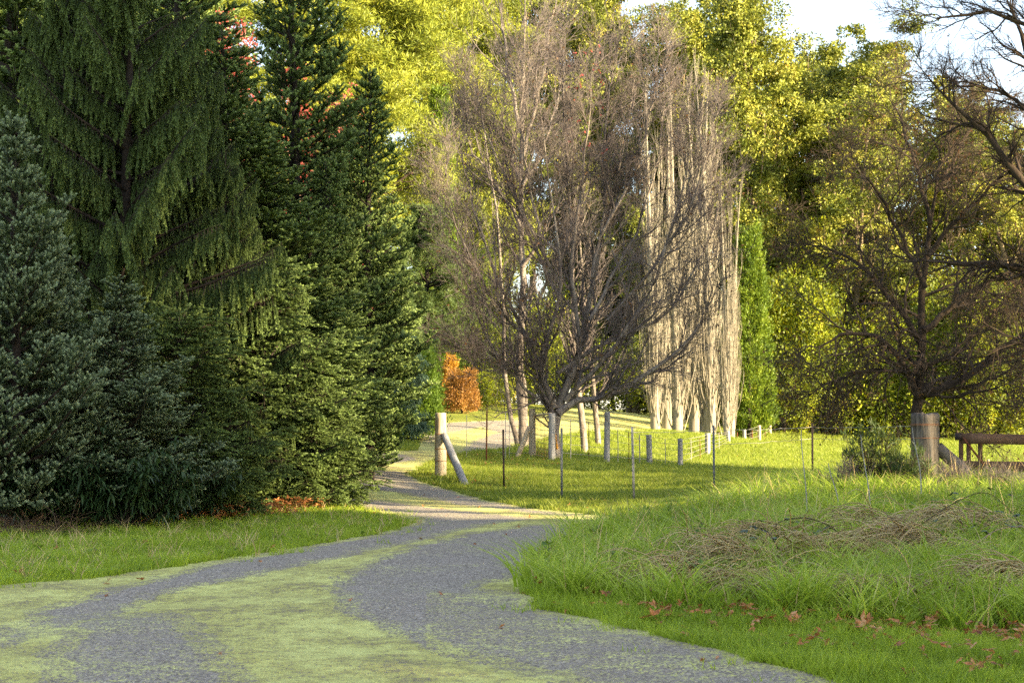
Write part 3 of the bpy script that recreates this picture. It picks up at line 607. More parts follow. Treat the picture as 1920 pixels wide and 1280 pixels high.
# understorey behind the paddock
def bush(seed, R=2.2, H=3.2, n=15000, L=.125, W=.055, K=26, up=.2):
    g = np.random.default_rng(seed); w_, P0, P1, P2 = frame_tree(H*.85, g, 9, R*.8, .05, .7, .05, .12, 3, .6, 3)
    C = np.concatenate([P1[:, -1], P2[:, -1], P2[:, 2]]); C[:, 2] = np.clip(C[:, 2], .25*R*.4, H); Rc = R*(.14+.16*g.random(len(C)))
    C = np.vstack([C, np.c_[g.normal(size=(K, 2))*R*.42, H*(.12+.5*g.random(K))]]); Rc = np.r_[Rc, R*(.2+.15*g.random(K))]
    V, Q = clump_leaves(C, Rc, int(n*1.5)//len(C), L*.85, W, g, .85, .8, up, .65); return w_, (V, Q)
GU = 'sunlit shrubs below the eucalypts'
b_, l_ = bush(40); p = gpt(1500, 100)
bu = leafy('shrub', 'yellow green shrub left of the far white posts below the eucalypts', 'shrub', p, b_, l_, 'bark_dark', 'shrub', GU, 0, 1.35)
b_, l_ = bush(41, 2.6, 4.6, 21000); bu2 = leafy('shrub', 'tall golden shrub behind the paddock straight above the dark steel picket', 'shrub', gpt(1560, 104), b_, l_, 'bark_dark', 'shrub', GU, 1, 1.3)
US = [(1465,98,1.7,1,'shrub pressed against the right side of the green cypress'),(1620,100,1.5,0,'shrub on the paddock edge just left of the oak trunk'),(1665,107,1.9,1,'large golden shrub behind the oak trunk'),
 (1700,100,1.3,0,'small shrub between the oak trunk and the log post'),(1760,102,1.6,0,'rounded pale shrub above the log post'),(1820,99,1.7,1,'broad rounded shrub left of the plank gate end'),
 (1880,103,1.9,0,'shrub above the plank gate near the right edge'),(1950,100,1.9,1,'shrub cut by the right edge above the gate'),(1430,104,2.0,0,'shrub behind the foot of the green cypress'),
 (1600,110,2.3,1,'tall shrub deep among the eucalypt trunks'),(1740,112,2.4,1,'tall shrub among the eucalypts right of the oak trunk'),(1850,110,2.2,1,'tall shrub among the eucalypts near the right edge'),
 (1530,112,2.6,1,'tallest shrub among the eucalypt trunks'),(1390,112,2.3,1,'shrub deep behind the pale poplars'),(1320,114,2.2,0,'shrub behind the thick poplar bases'),(1250,116,2.2,1,'shrub beyond the road crest at the first poplar'),
 (1180,122,2.0,0,'shrub beyond the crest of the road'),(1110,124,2.2,1,'shrub beyond the road behind the big bare tree'),(1040,116,2.0,0,'shrub behind the mesh gate across the far road'),
 (985,104,1.7,1,'shrub behind the pale stemmed tree above the far verge'),(935,94,1.5,0,'shrub right of the copper bush above the far verge'),(900,100,2.0,1,'tall shrub right of the orange cypress'),
 (1215,108,1.5,1,'shrub just past the road crest against the leftmost poplar'),(1150,128,2.6,1,'large shrub beyond the crest between the slim dark trees and the poplars'),(905,86,.8,0,'low olive shrub beside the copper bush')]
for px_, Y, s, pr, lab in US: dup((bu, bu2)[pr], lab, gpt(px_, Y), px_*.37, (s, s, s*(1+.35*math.sin(px_*.071+Y))), GU)
# dense conical / pillar conifers farther back
def cypress(seed, H, R, n, shape=.7, L=.17, W=.06, lump=9, out=.55, up=1.0, top=.04):
    """upright sprays over a lumpy cone"""
    g = np.random.default_rng(seed); K = int(n/60); z = H*(.02+.96*g.random(K)**1.15); t = z/H; rad_ = R*np.minimum(1, (t/.10+.35))*np.maximum(top, (1-t))**shape
    az = g.random(K)*6.283; rr = rad_*(.55+.5*g.random(K)**.5); C = np.stack([np.cos(az)*rr, np.sin(az)*rr, z], -1)
    C *= (1+.09*np.sin(az*lump+z*1.3)*np.sin(z*2.1+az*2))[:, None]**np.array([1, 1, 0])
    ra = np.stack([np.cos(az), np.sin(az), 0*az], -1); D = norm(ra*out+[0, 0, up]); m = 60; idx = np.repeat(np.arange(K), m); Ls = R*.16+.12
    P = C[idx]+D[idx]*(g.random(K*m)*Ls*1.6)[:, None]+g.normal(size=(K*m, 3))*Ls*.32
    V, Q = leaves(P, norm(D[idx]+g.normal(size=(K*m, 3))*.45), L*(.6+.8*g.random(K*m)), W, g)
    wd = Acc().add(*tubes(np.array([[[0, 0, -.3], [0, 0, H*.3], [0, 0, H*.6], [0, 0, H*.9]]]), np.array([[.12, .09, .06, .01]])*max(.4, H/8), 8)); return wd, (V, Q)
def cyp(name, label, px_, Y, yt, halfpx, seed, n, lm, group=None, cat='cypress', **k):
    p, h = rel(px_, Y, yt); wd, lv = cypress(seed, h, halfpx*Y/F, n, **k); return leafy(name, label, cat, p, wd, lv, 'bark_con', lm, group)
cyp('cypress_tree', 'bright green conical cypress right of the pale poplars', 1404, 90, 430, 44, 50, 42000, 'cypress', shape=.45)
cyp('cypress_tree', 'narrow lime green cypress behind the left side of the bare tree', 822, 92, 165, 50, 51, 42000, 'cypress', shape=.75)
cyp('cypress_tree', 'lime cypress filling the space behind the copper bush and pale stemmed tree', 885, 98, 420, 52, 52, 36000, 'cypress', shape=.5)
cyp('cypress_shrub', 'pointed orange cypress beside the copper bush on the far verge', 846, 79, 674, 17, 53, 9000, 'gold', L=.10, W=.04, shape=.7)
cyp('cypress_shrub', 'rounded copper red bush beside the orange cypress on the far verge', 866, 77, 702, 26, 54, 12000, 'copper', L=.10, W=.04, shape=.28, top=.35)
cyp('hedge_bush', 'clipped looking green bush lit on its right side at the inner bend', 772, 58, 672, 52, 55, 26000, 'hedge', L=.10, W=.045, shape=.3, cat='bush', top=.3)
cyp('hedge_bush', 'low green bush under the blue weeping cedar by the far grass patch', 705, 54.5, 735, 50, 56, 16000, 'hedge', L=.10, W=.045, shape=.35, cat='bush', top=.3)
# cedar-like trees with long soft limbs
def cedar(seed, H, R, z0, weep, nl, L=.13, W=.022, whorl=.5, tiers=8, n=30, droop=0., shape=.6):
    g = np.random.default_rng(seed); S, D, Ls = [], [], []
    for z in np.arange(z0, H-.2, whorl):
        t = (z-z0)/(H-z0)
        for j in range(tiers):
            az = g.random()*6.283; e = droop+.6*t+g.normal()*.12; S.append((0, 0, z+g.normal()*.15)); D.append((math.cos(az), math.sin(az), math.tan(e))); Ls.append((R*(1-t)**shape+.25)*(.6+.5*g.random()))
    P1, R1 = grow(np.array(S), np.array(D), np.array(Ls), np.array(Ls)*.014+.01, 8, .07, (0, 0, .25), g)
    s, d, r, i, t = spawn(P1, R1, nl, .2, .98, .7, g, .2, .5, -.1); P2, R2 = grow(s, d, (.25+.35*np.array(Ls)[i]*(1-t))*(.6+.6*g.random(len(s))), np.minimum(r, .012), 5, .1, (0, 0, .2-weep*2.5), g)
    M2 = len(P2); idx = np.repeat(np.arange(M2), n); tt = .1+.9*g.random(M2*n); C, T = sample(P2, idx, tt); C = C+g.normal(size=C.shape)*.045
    V, Q = leaves(C, norm(norm(T)+g.normal(size=T.shape)*.55+[0, 0, .15-weep]), L*(.6+.7*g.random(len(C))), W, g)
    wd = Acc().add(*tubes(np.array([[[0, 0, -.3], [0, 0, H*.35], [0, 0, H*.7], [0, 0, H]]]), np.array([[.02, .015, .009, .002]])*H, 8)).add(*tubes(P1, R1, 4)); return wd, (V, Q)
def ced(label, px_, Y, yt, halfpx, seed, lm, z0=.3, name='cedar_tree', cat='cedar', **k):
    p, h = rel(px_, Y, yt); wd, lv = cedar(seed, h, halfpx*Y/F, z0, **k); return leafy(name, label, cat, p, wd, lv, 'bark_con', lm, None)
ced('blue green weeping cedar behind the sunlit spruce tips beside the far grass patch', 738, 55, 590, 72, 60, 'bluecedar', weep=.9, nl=14, L=.16, W=.022, whorl=.3)
ced('soft olive cedar with level feathery limbs behind the slender fir', 800, 66, 400, 100, 61, 'cedar', z0=3.6, weep=.15, nl=16, L=.16, W=.035, whorl=.42, n=34)
ced('dark green cedar glimpsed between the slender fir and the road', 735, 62, 480, 70, 62, 'cedar', weep=.15, nl=14, L=.16, W=.035, whorl=.45)
# big sunlit pines filling the upper middle left
def pine(seed, H, R, z0=3.):
    g = np.random.default_rng(seed); w_, P0, P1, P2 = frame_tree(H, g, 46, R, .18, 1.15, .30, .02, 7, .45, 1, .04)
    C = np.concatenate([P2[:, -1], P2[:, 3], P1[:, -1], P1[:, 5]]); Rc = .55+.5*g.random(len(C)); K = 3; idx = np.repeat(np.arange(len(C)), K); C2 = C[idx]+g.normal(size=(len(idx), 3))*.5*[1, 1, .4]
    V, Q = clump_leaves(C2, Rc[idx]*.7, 60, .30, .055, g, .45, .7, .6, .5); return w_, (V, Q)
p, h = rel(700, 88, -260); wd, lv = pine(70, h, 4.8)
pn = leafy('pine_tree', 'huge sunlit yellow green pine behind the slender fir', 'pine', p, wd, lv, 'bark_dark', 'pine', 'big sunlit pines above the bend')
p, h2 = rel(812, 98, -230); dup(pn, 'sunlit pine left of the tall pale stemmed tree, its top out of view', p, 2.4, (1, 1, h2/h))
p, h2 = rel(905, 108, -120); dup(pn, 'farther pine between the lime cypresses and the eucalypts', p, 4.4, (.9, .9, h2/h))
p, h2 = rel(560, 84, -200); dup(pn, 'sunlit pine mostly hidden behind the dark conifers', p, 1.4, (1, 1, h2/h))
p, h2 = rel(380, 80, -100); dup(pn, 'sunlit pine glimpsed only through gaps in the upper left conifers', p, 3.4, (1, 1, h2/h))
p, h2 = rel(150, 80, -100); dup(pn, 'sunlit pine glimpsed through the gap by the left conifers', p, 5.4, (1, 1, h2/h))

# ================================================================ BARE TREES
def twigs(P, R, levels, g):
    """levels: (k, t0, t1, angle, length, lenjit, n, wob, tropz, upside, rmin)"""
    out = [(P, R)]
    for (k, t0, t1, ang, ln, n, wob, tz, ups, rmin) in levels:
        s, d, r, i, t = spawn(P, R, k, t0, t1, ang, g, .2, .55, ups)
        L = ln*(.5+.8*g.random(len(s)))*(1.15-.6*t); P, R = grow(s, d, L, np.maximum(r, rmin), n, wob, (0, 0, tz), g, .35); out.append((P, R))
    return out
def limb(pts, Y0, dep, r0, r1, base, n=14):
    """a limb through picture points at changing depth, in the tree's own space"""
    pts = np.array(pts, float); t = np.linspace(0, 1, len(pts)); u = np.linspace(0, 1, n)
    # smooth resample
    px_ = np.interp(u, t, pts[:, 0]); py_ = np.interp(u, t, pts[:, 1])
    for _ in range(1): px_[1:-1] = (px_[:-2]+2*px_[1:-1]+px_[2:])/4; py_[1:-1] = (py_[:-2]+2*py_[1:-1]+py_[2:])/4
    q = at(px_, py_, Y0+dep*u**1.3)-base; return q, r0+(r1-r0)*u**.8
def bare(name, label, cat, base, limbs, levels, seed, bark, twig, Y0, extra=None):
    g = np.random.default_rng(seed); r_ = thing(name, label, cat, base)
    Pl, Rl = [], []
    for pts, dep, r0, r1 in limbs:
        q, rr = limb(pts, Y0, dep, r0, r1, base); q = q+np.r_[np.zeros((1, 3)), g.normal(size=(len(q)-1, 3))*.03]; Pl.append(q); Rl.append(rr)
    P, R = np.array(Pl), np.array(Rl); lv = twigs(P, R, levels, g); R = R*np.r_[np.ones(10), .8, .6, .4, .2]
    w1 = Acc().add(*tubes(P, R, 10))
    if extra: w1.add(*extra)
    w1.mk('trunk', M[bark], r_, True)
    c = Acc()
    for q, (a, b) in enumerate(lv[1:]): c.add(*tubes(a, b, 4 if q == 0 else 3))
    c.mk('crown', M[twig], r_); return r_, lv, g
TB = np.array(G(1042, 862)); YB = float(TB[1])
main_limbs = [
 ([(1044,872),(1041,840),(1036,800),(1040,765),(1062,735),(1078,690),(1088,640),(1108,590),(1110,530),(1122,450),(1150,370),(1178,260),(1190,140)], .6, .17, .03),
 ([(1040,765),(1020,720),(1012,680),(1018,650),(1046,600),(1052,540),(1042,430),(1022,300),(1010,180)], -.9, .10, .02),
 ([(1046,775),(1080,748),(1130,750),(1180,722),(1235,690),(1290,645),(1330,570),(1352,470)], .8, .12, .02),
 ([(1060,752),(1110,700),(1160,640),(1220,550),(1262,430),(1292,300),(1300,170)], -1.0, .08, .02),
 ([(1040,757),(1000,742),(960,705),(920,650),(882,560),(856,470),(850,380)], -.6, .06, .015),
 ([(1088,640),(1070,540),(1075,440),(1092,340),(1104,230),(1110,120)], -.8, .07, .018),
 ([(1014,690),(975,610),(930,520),(890,400),(862,290),(870,200)], .9, .06, .015),
 ([(1105,600),(1150,520),(1200,420),(1235,300),(1250,170)], 1.4, .06, .015),
 ([(1050,560),(1000,460),(960,350),(940,240),(960,130)], 1.3, .05, .015),
 ([(1110,520),(1130,420),(1130,300),(1140,190),(1150,90)], 1.5, .05, .015),
 ([(1046,700),(1140,640),(1240,600),(1300,520),(1345,400),(1350,290)], 1.8, .06, .015),
 ([(1052,540),(990,420),(940,310),(905,220),(885,140)], .7, .05, .015), ([(1022,480),(990,350),(975,220),(985,90)], -1.1, .05, .015), ([(1122,450),(1190,330),(1225,200),(1235,80)], -.9, .05, .015),
 ([(1140,600),(1230,500),(1290,400),(1330,290),(1335,200)], -1.6, .05, .015), ([(1075,440),(1062,300),(1055,180),(1060,60)], .5, .05, .015), ([(1012,650),(950,600),(890,500),(845,400),(835,320)], -1.6, .05, .015),
 ([(1036,745),(990,700),(950,690),(900,700),(868,660)], -1.2, .04, .01)]
bt, lv, g = bare('bare_tree', 'large leafless spreading tree with forked trunk behind the wire fence', 'tree', TB, main_limbs,
 [(16, .05, .98, .62, 1.7, 9, .16, .75, .1, .014), (9, .10, .98, .6, 1.05, 7, .19, .6, .1, .009), (5, .15, .98, .6, .66, 5, .17, .35, .0, .0065), (2, .2, .95, .7, .35, 3, .14, .2, 0, .005)], 81, 'bark_grey', 'bark_twig', YB)
# the last dark red leaves clinging to its twigs
e = lv[3][0][:, -1]; e = e[g.random(len(e)) < .05]; V, Q = leaves(np.repeat(e, 3, 0), g.normal(size=(len(e)*3, 3))+[0, 0, -.8], .07, .05, g); mk('leaves', V, Q, M['brownleaf'], bt)
e = lv[3][0][:, -1]; k_ = (np.abs(e[:, 0]-(1105-1042)/F*YB) < .6) & (e[:, 2] > 8.6) & (e[:, 2] < 11.5); e = e[k_]; e = e[g.random(len(e)) < .07]
if len(e): V, Q = leaves(np.repeat(e, 3, 0), g.normal(size=(len(e)*3, 3))+[0, 0, -.6], .08, .06, g); mk('leaves', V, Q, M['redleaf'], bt)
# tall pale stemmed tree behind it
Y2 = 57.; B2 = gpt(978, Y2)
pale, lv2, _ = bare('bare_tree', 'tall slim leafless tree with several pale stems left of the big bare tree', 'tree', B2,
 [([(980,850),(976,760),(977,650),(978,540),(980,430),(977,300),(981,180),(985,60),(984,-80)], .3, .17, .04), ([(974,852),(958,790),(950,720),(946,620),(940,500),(930,380),(905,250),(900,120)], -.6, .10, .02),
  ([(985,850),(990,780),(985,700),(950,640),(930,560),(925,440),(922,300)], .9, .08, .02), ([(978,300),(1000,220),(1020,120),(1040,20),(1045,-60)], -1, .08, .02), ([(978,250),(955,150),(945,60),(930,-40)], .9, .08, .02),
  ([(979,430),(940,360),(890,290),(860,230)], 1.2, .07, .015), ([(979,500),(1020,440),(1060,360),(1075,260)], -1.2, .07, .015), ([(979,350),(1015,290),(1040,210),(1060,120)], 1.4, .06, .015)],
 [(9, .25, .97, .65, 2.2, 8, .10, .6, .25, .014), (6, .15, .97, .6, 1.2, 6, .12, .4, .2, .009), (4, .2, .97, .6, .6, 4, .12, .3, .1, .006)], 82, 'bark_grey', 'bark_twig', Y2)
# two slim dark trees between road and paddock
def slim(seed, label, px_, Y, yt, r0, bark='bark_grey', tw='bark_twig', name='bare_tree'):
    p, h = rel(px_, Y, yt); g = np.random.default_rng(seed); r_ = thing(name, label, 'tree', p)
    P, R = grow(np.array([[0, 0, -.3]]), np.array([[g.normal()*.03, 0, 1]]), np.array([h]), np.array([r0]), 14, .04, (0, 0, .4), g, .15)
    lv = twigs(P, R, [(22, .2, .98, .75, h*.26, 8, .08, .8, .1, .015), (8, .15, .98, .6, h*.10, 5, .1, .5, .1, .008), (5, .15, .98, .6, h*.05, 4, .1, .3, .1, .006)], g)
    Acc().add(*tubes(P, R, 10)).mk('trunk', M[bark], r_, True); c = Acc()
    for a, b in lv[1:]: c.add(*tubes(a, b, 3))
    c.mk('crown', M[tw], r_); return r_
slim(83, 'young leafless tree with dark trunk just right of the big bare tree', 1097, 57, 330, .13)
slim(84, 'thinner leafless tree farther back beside the dark trunked one', 1122, 63, 360, .12)
# Lombardy poplars: pale upright stems crowded with suckers
def poplar(seed, H=16.5):
    g = np.random.default_rng(seed); k = 9; az = g.random(k)*6.283; S = np.stack([np.cos(az)*.18, np.sin(az)*.18, -.3+0*az], -1); S[0, :2] = 0
    P0, R0 = grow(S, np.c_[g.normal(size=(k, 2))*.025, np.ones(k)], H*np.r_[1, .35+.5*g.random(k-1)], np.r_[.27, .05+.07*g.random(k-1)], 14, .014, (0, 0, .4), g, .04)
    s, d, r, i, t = spawn(P0, R0, 17, .03, .97, .50, g, .15, .5, 0.); P1, R1 = grow(s, d, (3.6*(1-t)+1.)*(.5+.6*g.random(len(s))), np.maximum(np.minimum(r, .03), .014), 9, .035, (0, 0, 2.2), g)
    s, d, r, i, t = spawn(P1, R1, 9, .1, .97, .4, g, .1, .55, 0.); P2, R2 = grow(s, d, .9*(.4+.7*g.random(len(s))), np.full(len(s), .012), 6, .04, (0, 0, 2.), g)
    return Acc().add(*tubes(P0, R0, 8)), Acc().add(*tubes(P1, R1, 4)).add(*tubes(P2, R2, 3))
GP = 'row of pale leafless poplars beyond the paddock'
pop = []
POP = [(1229,80,150,0,0,.9,'leftmost thick based pale poplar at the road end of the row'),(1270,82,135,1,1,.9,'second pale poplar from the left with a thick shaggy base'),(1300,86,120,0,2.2,1.05,'slim poplar in the middle of the row half hidden by its neighbours'),
 (1331,83,110,1,3.1,1.05,'widest brightest pale poplar near the right end of the row'),(1362,80,300,0,4.2,.62,'thin pale stem right of the widest poplar'),(1372,84,330,1,5.0,.55,'thinnest pale stem against the green cypress, rightmost of the row'),(1250,90,170,1,4.0,.95,'poplar set back behind the two leftmost ones'),(1318,92,130,0,5.1,1.0,'poplar set back behind the widest one')]
for k, (px_, Y, yt, pr, rz, sx, lab) in enumerate(POP):
    p, h = rel(px_, Y, yt)
    if k < 2:
        a, b = poplar(90+k); r_ = thing('poplar_tree', lab, 'poplar', p, GP, rz, (sx, sx, h/16.5)); a.mk('trunk', M['bark_pale'], r_, True); b.mk('crown', M['bark_pale'], r_); pop.append(r_)
    else: dup(pop[pr], lab, p, rz, (sx, sx, h/16.5), GP)
# bare oak on the right and the one reaching in from outside the frame
OB = gpt(1716, 47.); OY = 47.
oak, lv3, g = bare('bare_oak', 'dark spreading leafless oak standing behind the log post', 'oak', OB,
 [([(1722,830),(1718,780),(1722,740),(1728,690),(1735,620),(1728,540),(1740,440),(1760,330),(1770,220)], .5, .18, .05), ([(1722,745),(1700,690),(1660,640),(1600,620),(1545,640),(1490,660)], -1, .12, .02), ([(1724,740),(1770,725),(1830,700),(1880,650),(1950,610),(2020,560)], -1.2, .13, .03),
  ([(1730,650),(1680,570),(1620,500),(1560,470),(1500,440)], .8, .10, .02), ([(1732,620),(1800,560),(1870,520),(1950,480)], 1, .10, .02), ([(1735,540),(1690,440),(1640,350),(1590,280)], -1.5, .08, .02), ([(1740,480),(1800,400),(1870,340),(1940,290)], -1.5, .08, .02),
  ([(1745,420),(1720,320),(1690,230),(1660,150)], 1.2, .07, .02), ([(1760,350),(1810,260),(1850,190)], 1.2, .06, .02), ([(1725,700),(1640,690),(1570,710),(1510,740)], 1.6, .07, .015), ([(1728,690),(1800,660),(1850,600),(1900,540)], 2, .08, .02), ([(1724,735),(1790,745),(1860,730),(1930,700)], -2, .06, .015)],
 [(13, .12, .98, .75, 2.1, 9, .19, -.1, .05, .015), (10, .12, .98, .65, 1.2, 7, .22, -.25, .0, .010), (6, .15, .98, .65, .6, 5, .22, 0, 0, .0065), (2, .2, .95, .6, .25, 3, .2, 0, 0, .005)], 85, 'bark_dark', 'oak_twig', OY)
e = np.concatenate([lv3[3][0][:, -1], lv3[4][0][:, -1]]); e = e[g.random(len(e)) < .05]; V, Q = leaves(np.repeat(e, 2, 0), g.normal(size=(len(e)*2, 3))+[0, 0, -.8], .09, .055, g); mk('leaves', V, Q, M['brownleaf'], oak)
NB = gpt(2190, 30.); near, lv4, g = bare('bare_tree', 'leafless tree beyond the right edge whose dark limbs reach in at the upper right', 'tree', NB,
 [([(2190,900),(2185,700),(2180,500),(2160,300),(2140,100)], .3, .26, .10), ([(2182,560),(2080,470),(1980,390),(1920,352),(1870,280),(1815,210),(1760,175),(1700,90)], -.5, .13, .012), ([(2182,640),(2080,590),(1980,540),(1920,505),(1868,488),(1800,498),(1720,480),(1650,500)], -.8, .12, .012),
  ([(2178,480),(2080,330),(1990,200),(1930,110),(1900,20),(1850,-60)], .8, .10, .015), ([(2180,440),(2060,400),(1960,250),(1880,170),(1800,155),(1740,160)], 1.2, .07, .012), ([(2170,400),(2060,220),(1960,60),(1860,20),(1760,40),(1700,10)], -.6, .07, .012), ([(2184,690),(2090,680),(1990,640),(1900,640),(1830,600)], 1, .08, .012)],
 [(18, .2, .98, .6, 1.3, 8, .17, .05, .1, .010), (10, .15, .98, .6, .65, 6, .18, .1, .1, .006), (5, .15, .98, .6, .3, 4, .2, 0, 0, .0035)], 86, 'bark_dark', 'bark_dark', 30.)
e = lv4[2][0][:, -1]; e = e[g.random(len(e)) < .04]; V, Q = leaves(np.repeat(e, 2, 0), g.normal(size=(len(e)*2, 3))+[0, 0, -.8], .05, .035, g); mk('leaves', V, Q, M['brownleaf'], near)
# red maples showing through the firs
def maple(label, px_, Y, yt, half, seed):
    p, h = rel(px_, Y, yt); g = np.random.default_rng(seed); r_ = thing('maple_tree', label, 'maple', p, None)
    w_, P0, P1, P2 = frame_tree(h, g, 34, half*Y/F, .2, .7, .09, .05, 8, .7, 3); w_.mk('trunk', M['bark_red'], r_, True)
    e = np.concatenate([P2[:, -1], P2[:, 3], P2[:, 2]]); e = e[g.random(len(e)) < .5]; V, Q = clump_leaves(e, np.full(len(e), .2), 9, .09, .06, g, .8, .3, 0, .1); mk('crown', V, Q, M['redleaf'], r_)
maple('red leaved maple seen through the dark conifers near the top', 590, 46, 40, 90, 101); maple('second red maple low behind the slender fir', 640, 44, 315, 60, 102); maple('pinkish leafed maple peeping over the dark fir tip at the top edge', 452, 52, -90, 70, 103)

# ================================================================ FOREGROUND SHRUBS ON THE LEFT
def strapshrub(label, px_, Y, R, H, seed, n, L=.17, W=.035, mat='laurel', name='evergreen_shrub', cat='shrub', group=None):
    g = np.random.default_rng(seed); p = gpt(px_, Y); r_ = thing(name, label, cat, p, group); k = 46
    P, Rr = grow(np.c_[g.normal(size=(k, 2))*.12, np.zeros(k)], np.c_[g.normal(size=(k, 2))*.55, np.ones(k)], H*(.5+.5*g.random(k)), np.full(k, .009), 7, .1, (0, 0, .2), g)
    s, d, r, i, t = spawn(P, Rr, 7, .25, .98, .7, g, .2, .6, .1); P1, R1 = grow(s, d, R*.35*(.5+.6*g.random(len(s))), r, 5, .1, (0, 0, .4), g)
    Acc().add(*tubes(P, Rr, 5)).add(*tubes(P1, R1, 3)).mk('stem', M['bark_con'], r_)
    Q1 = np.concatenate([P1[:, -1], P1[:, 2], P[:, -1]]); idx = np.repeat(np.arange(len(Q1)), 9); D = norm(g.normal(size=(len(idx), 3))*[1, 1, .35]+[0, 0, -.15])
    acc = Acc(); C = Q1[idx]; Ls = L*(.6+.7*g.random(len(C))); side = norm(np.cross(D, [0, 0, 1.])+1e-6)
    v = []
    for t_, w_, z_ in ((0, .15, 0), (.35, 1, .06), (.7, .75, .02), (1, .05, -.25)):
        c = C+D*(Ls*t_)[:, None]+np.array([0, 0, 1.])*(Ls*z_)[:, None]; v += [c-side*W*w_*.5, c+side*W*w_*.5]
    V = np.stack(v, 1); i = np.arange(len(C))[:, None, None]*8+np.arange(3)[None, :, None]*2; mk('leaves', V.reshape(-1, 3), (i+np.array([0, 1, 3, 2])).reshape(-1, 4), M[mat], r_); return r_
s1 = strapshrub('dark glossy long leaved shrub below the low blue green fir', 235, 22.9, 1.0, 1.25, 110, 0, group='long leaved shrubs under the conifers')
dup(s1, 'long leaved dark shrub at the left edge under the silvery fir', gpt(70, 22.8), 2, .9); dup(s1, 'long leaved shrub half under the broad spruce', gpt(340, 24.4), 4, .85)
# dead bracken at the left edge
C = np.vstack([gpt(a, 21.9+b)+[0, 0, 0] for a, b in zip(RNG.normal(45, 55, 700), RNG.normal(0, .35, 700))]); P, R = grow(C, RNG.normal(size=(700, 3))*[.8, .8, .2]+[0, 0, 1], .25+.35*RNG.random(700), np.full(700, .004), 6, .15, (0, 0, -1.8)); V, Q = tubes(P, np.maximum(R, .002), 3)
tag(mk('dead_bracken', V, Q, M['brownbrush'], attr={'rnd': np.repeat(RNG.random(700), 18)}), kind='stuff')
# dark strap leaved clump beside the log post, brambles and dry stalks
def flax(label, px_, Y, n, H, seed, mat='tall', spread=.12, w_=.02, lean=.55, name='flax_clump', bias=-.2):
    g = np.random.default_rng(seed); p = gpt(px_, Y); C = np.c_[g.normal(size=(n, 2))*spread, np.zeros(n)-.03]; V, Q, k = blades(C, H*(.5+.6*g.random(n)), w_, lean, 6, g, .12)
    o = mk(name, V, Q, M[mat], attr={'rnd': np.repeat(np.clip(g.random(n)*.5+bias+.2, 0, 1), k)}); o.location = p; return tag(o, label, 'plant')
def dark_bush(label, px_, Y, H, R, seed, lp=1., tw='bark_dark'):
    g = np.random.default_rng(seed); p = gpt(px_, Y); r_ = thing('scrub_bush', label, 'bush', p); k = 34
    P, Rr = grow(np.c_[g.normal(size=(k, 2))*R*.4, np.zeros(k)-.05], np.c_[g.normal(size=(k, 2))*.35, np.ones(k)], H*(.5+.6*g.random(k)), np.full(k, .008), 8, .09, (0, 0, .2), g)
    lv = twigs(P, Rr, [(8, .2, .98, .5, .28, 5, .12, .3, .1, .004), (3, .2, .95, .6, .13, 4, .12, 0, 0, .003)], g); c = Acc()
    for a, b in lv: c.add(*tubes(a, b, 3))
    c.mk('stem', M[tw], r_)
    if lp < .01: return
    e = np.concatenate([lv[1][0][:, -1], lv[1][0][:, 2], lv[2][0][:, -1]]); e = np.repeat(e[(e[:, 2] > H*.55)&(g.random(len(e)) < .35*lp) | (g.random(len(e)) < .04*lp)], 5, 0)
    V, Q = leaves(e, g.normal(size=e.shape)*.6+[0, 0, .9], .13, .012, g); mk('leaves', V, Q, M['spruce'], r_)
dark_bush('dark twiggy scrub bush with tufted tops left of the log post', 1640, 24.6, 1.0, .28, 120); dark_bush('lower scraggy brown scrub touching the left side of the log post', 1690, 24.2, .62, .2, 121)
for lab, x_, y_, h_, q_, sd_ in [('leafless brown twiggy scrub left of the dark tufted bush', 1585, 24.2, .62, .25, 123), ('leafless tangle of brown twigs right against the foot of the log post', 1722, 24.3, .5, .22, 124), ('low bare twiggy tangle under the log brace', 1790, 24.2, .42, .3, 125), ('sparse bare twigs sticking out of the grass below the plank gate', 1880, 23.5, .38, .3, 126)]: dark_bush(lab, x_, y_, h_, q_, sd_, 0., 'bark_twig')
flax('dark green rush clump at the foot of the scrub bush', 1625, 23.6, 260, .52, 122)
def bramble(label, pts, Ys, seed, leafy_=1.):
    g = np.random.default_rng(seed); r_ = thing('bramble', label, 'bramble', at(pts[0][0], pts[0][1], Ys)); base = np.array(r_.location)
    pts = np.array(pts, float); t = np.linspace(0, 1, len(pts)); u = np.linspace(0, 1, 22); q = at(np.interp(u, t, pts[:, 0]), np.interp(u, t, pts[:, 1]), Ys+.3*u)-base
    for _ in range(3): q[1:-1] = (q[:-2]+2*q[1:-1]+q[2:])/4
    P, R = q[None], np.linspace(.0062, .003, 22)[None]; s, d, r, i, t_ = spawn(P, R, 7, .15, .95, .8, g, .2, .7, .1); P1, R1 = grow(s, d, .09+.12*g.random(7), np.full(7, .0025), 4, .1, (0, 0, .1), g)
    Acc().add(*tubes(P, R, 5)).add(*tubes(P1, R1, 3)).mk('stem', M['bark_red' if seed % 3 == 0 else 'bark_dark'], r_)
    C = np.repeat(P1[:, -1], 3, 0); a = np.tile([-1, 0, 1], 7)*.9+g.normal(size=21)*.2; b = np.repeat(g.random(7)*6.28, 3)+a; D = np.stack([np.cos(b), np.sin(b), -.3+.2*g.normal(size=21)], -1)
    V, Q = leaves(C, D, .075, .055, g, roll=np.array([0, 0, 1.])+g.normal(size=(21, 3))*.3); mk('leaves', V, Q, M['laurel'], r_)
bramble('dark bramble cane arching across the bank below the log brace', [(1640,1090),(1700,1000),(1790,940),(1850,915),(1900,960),(1925,1010)], 17.5, 130)
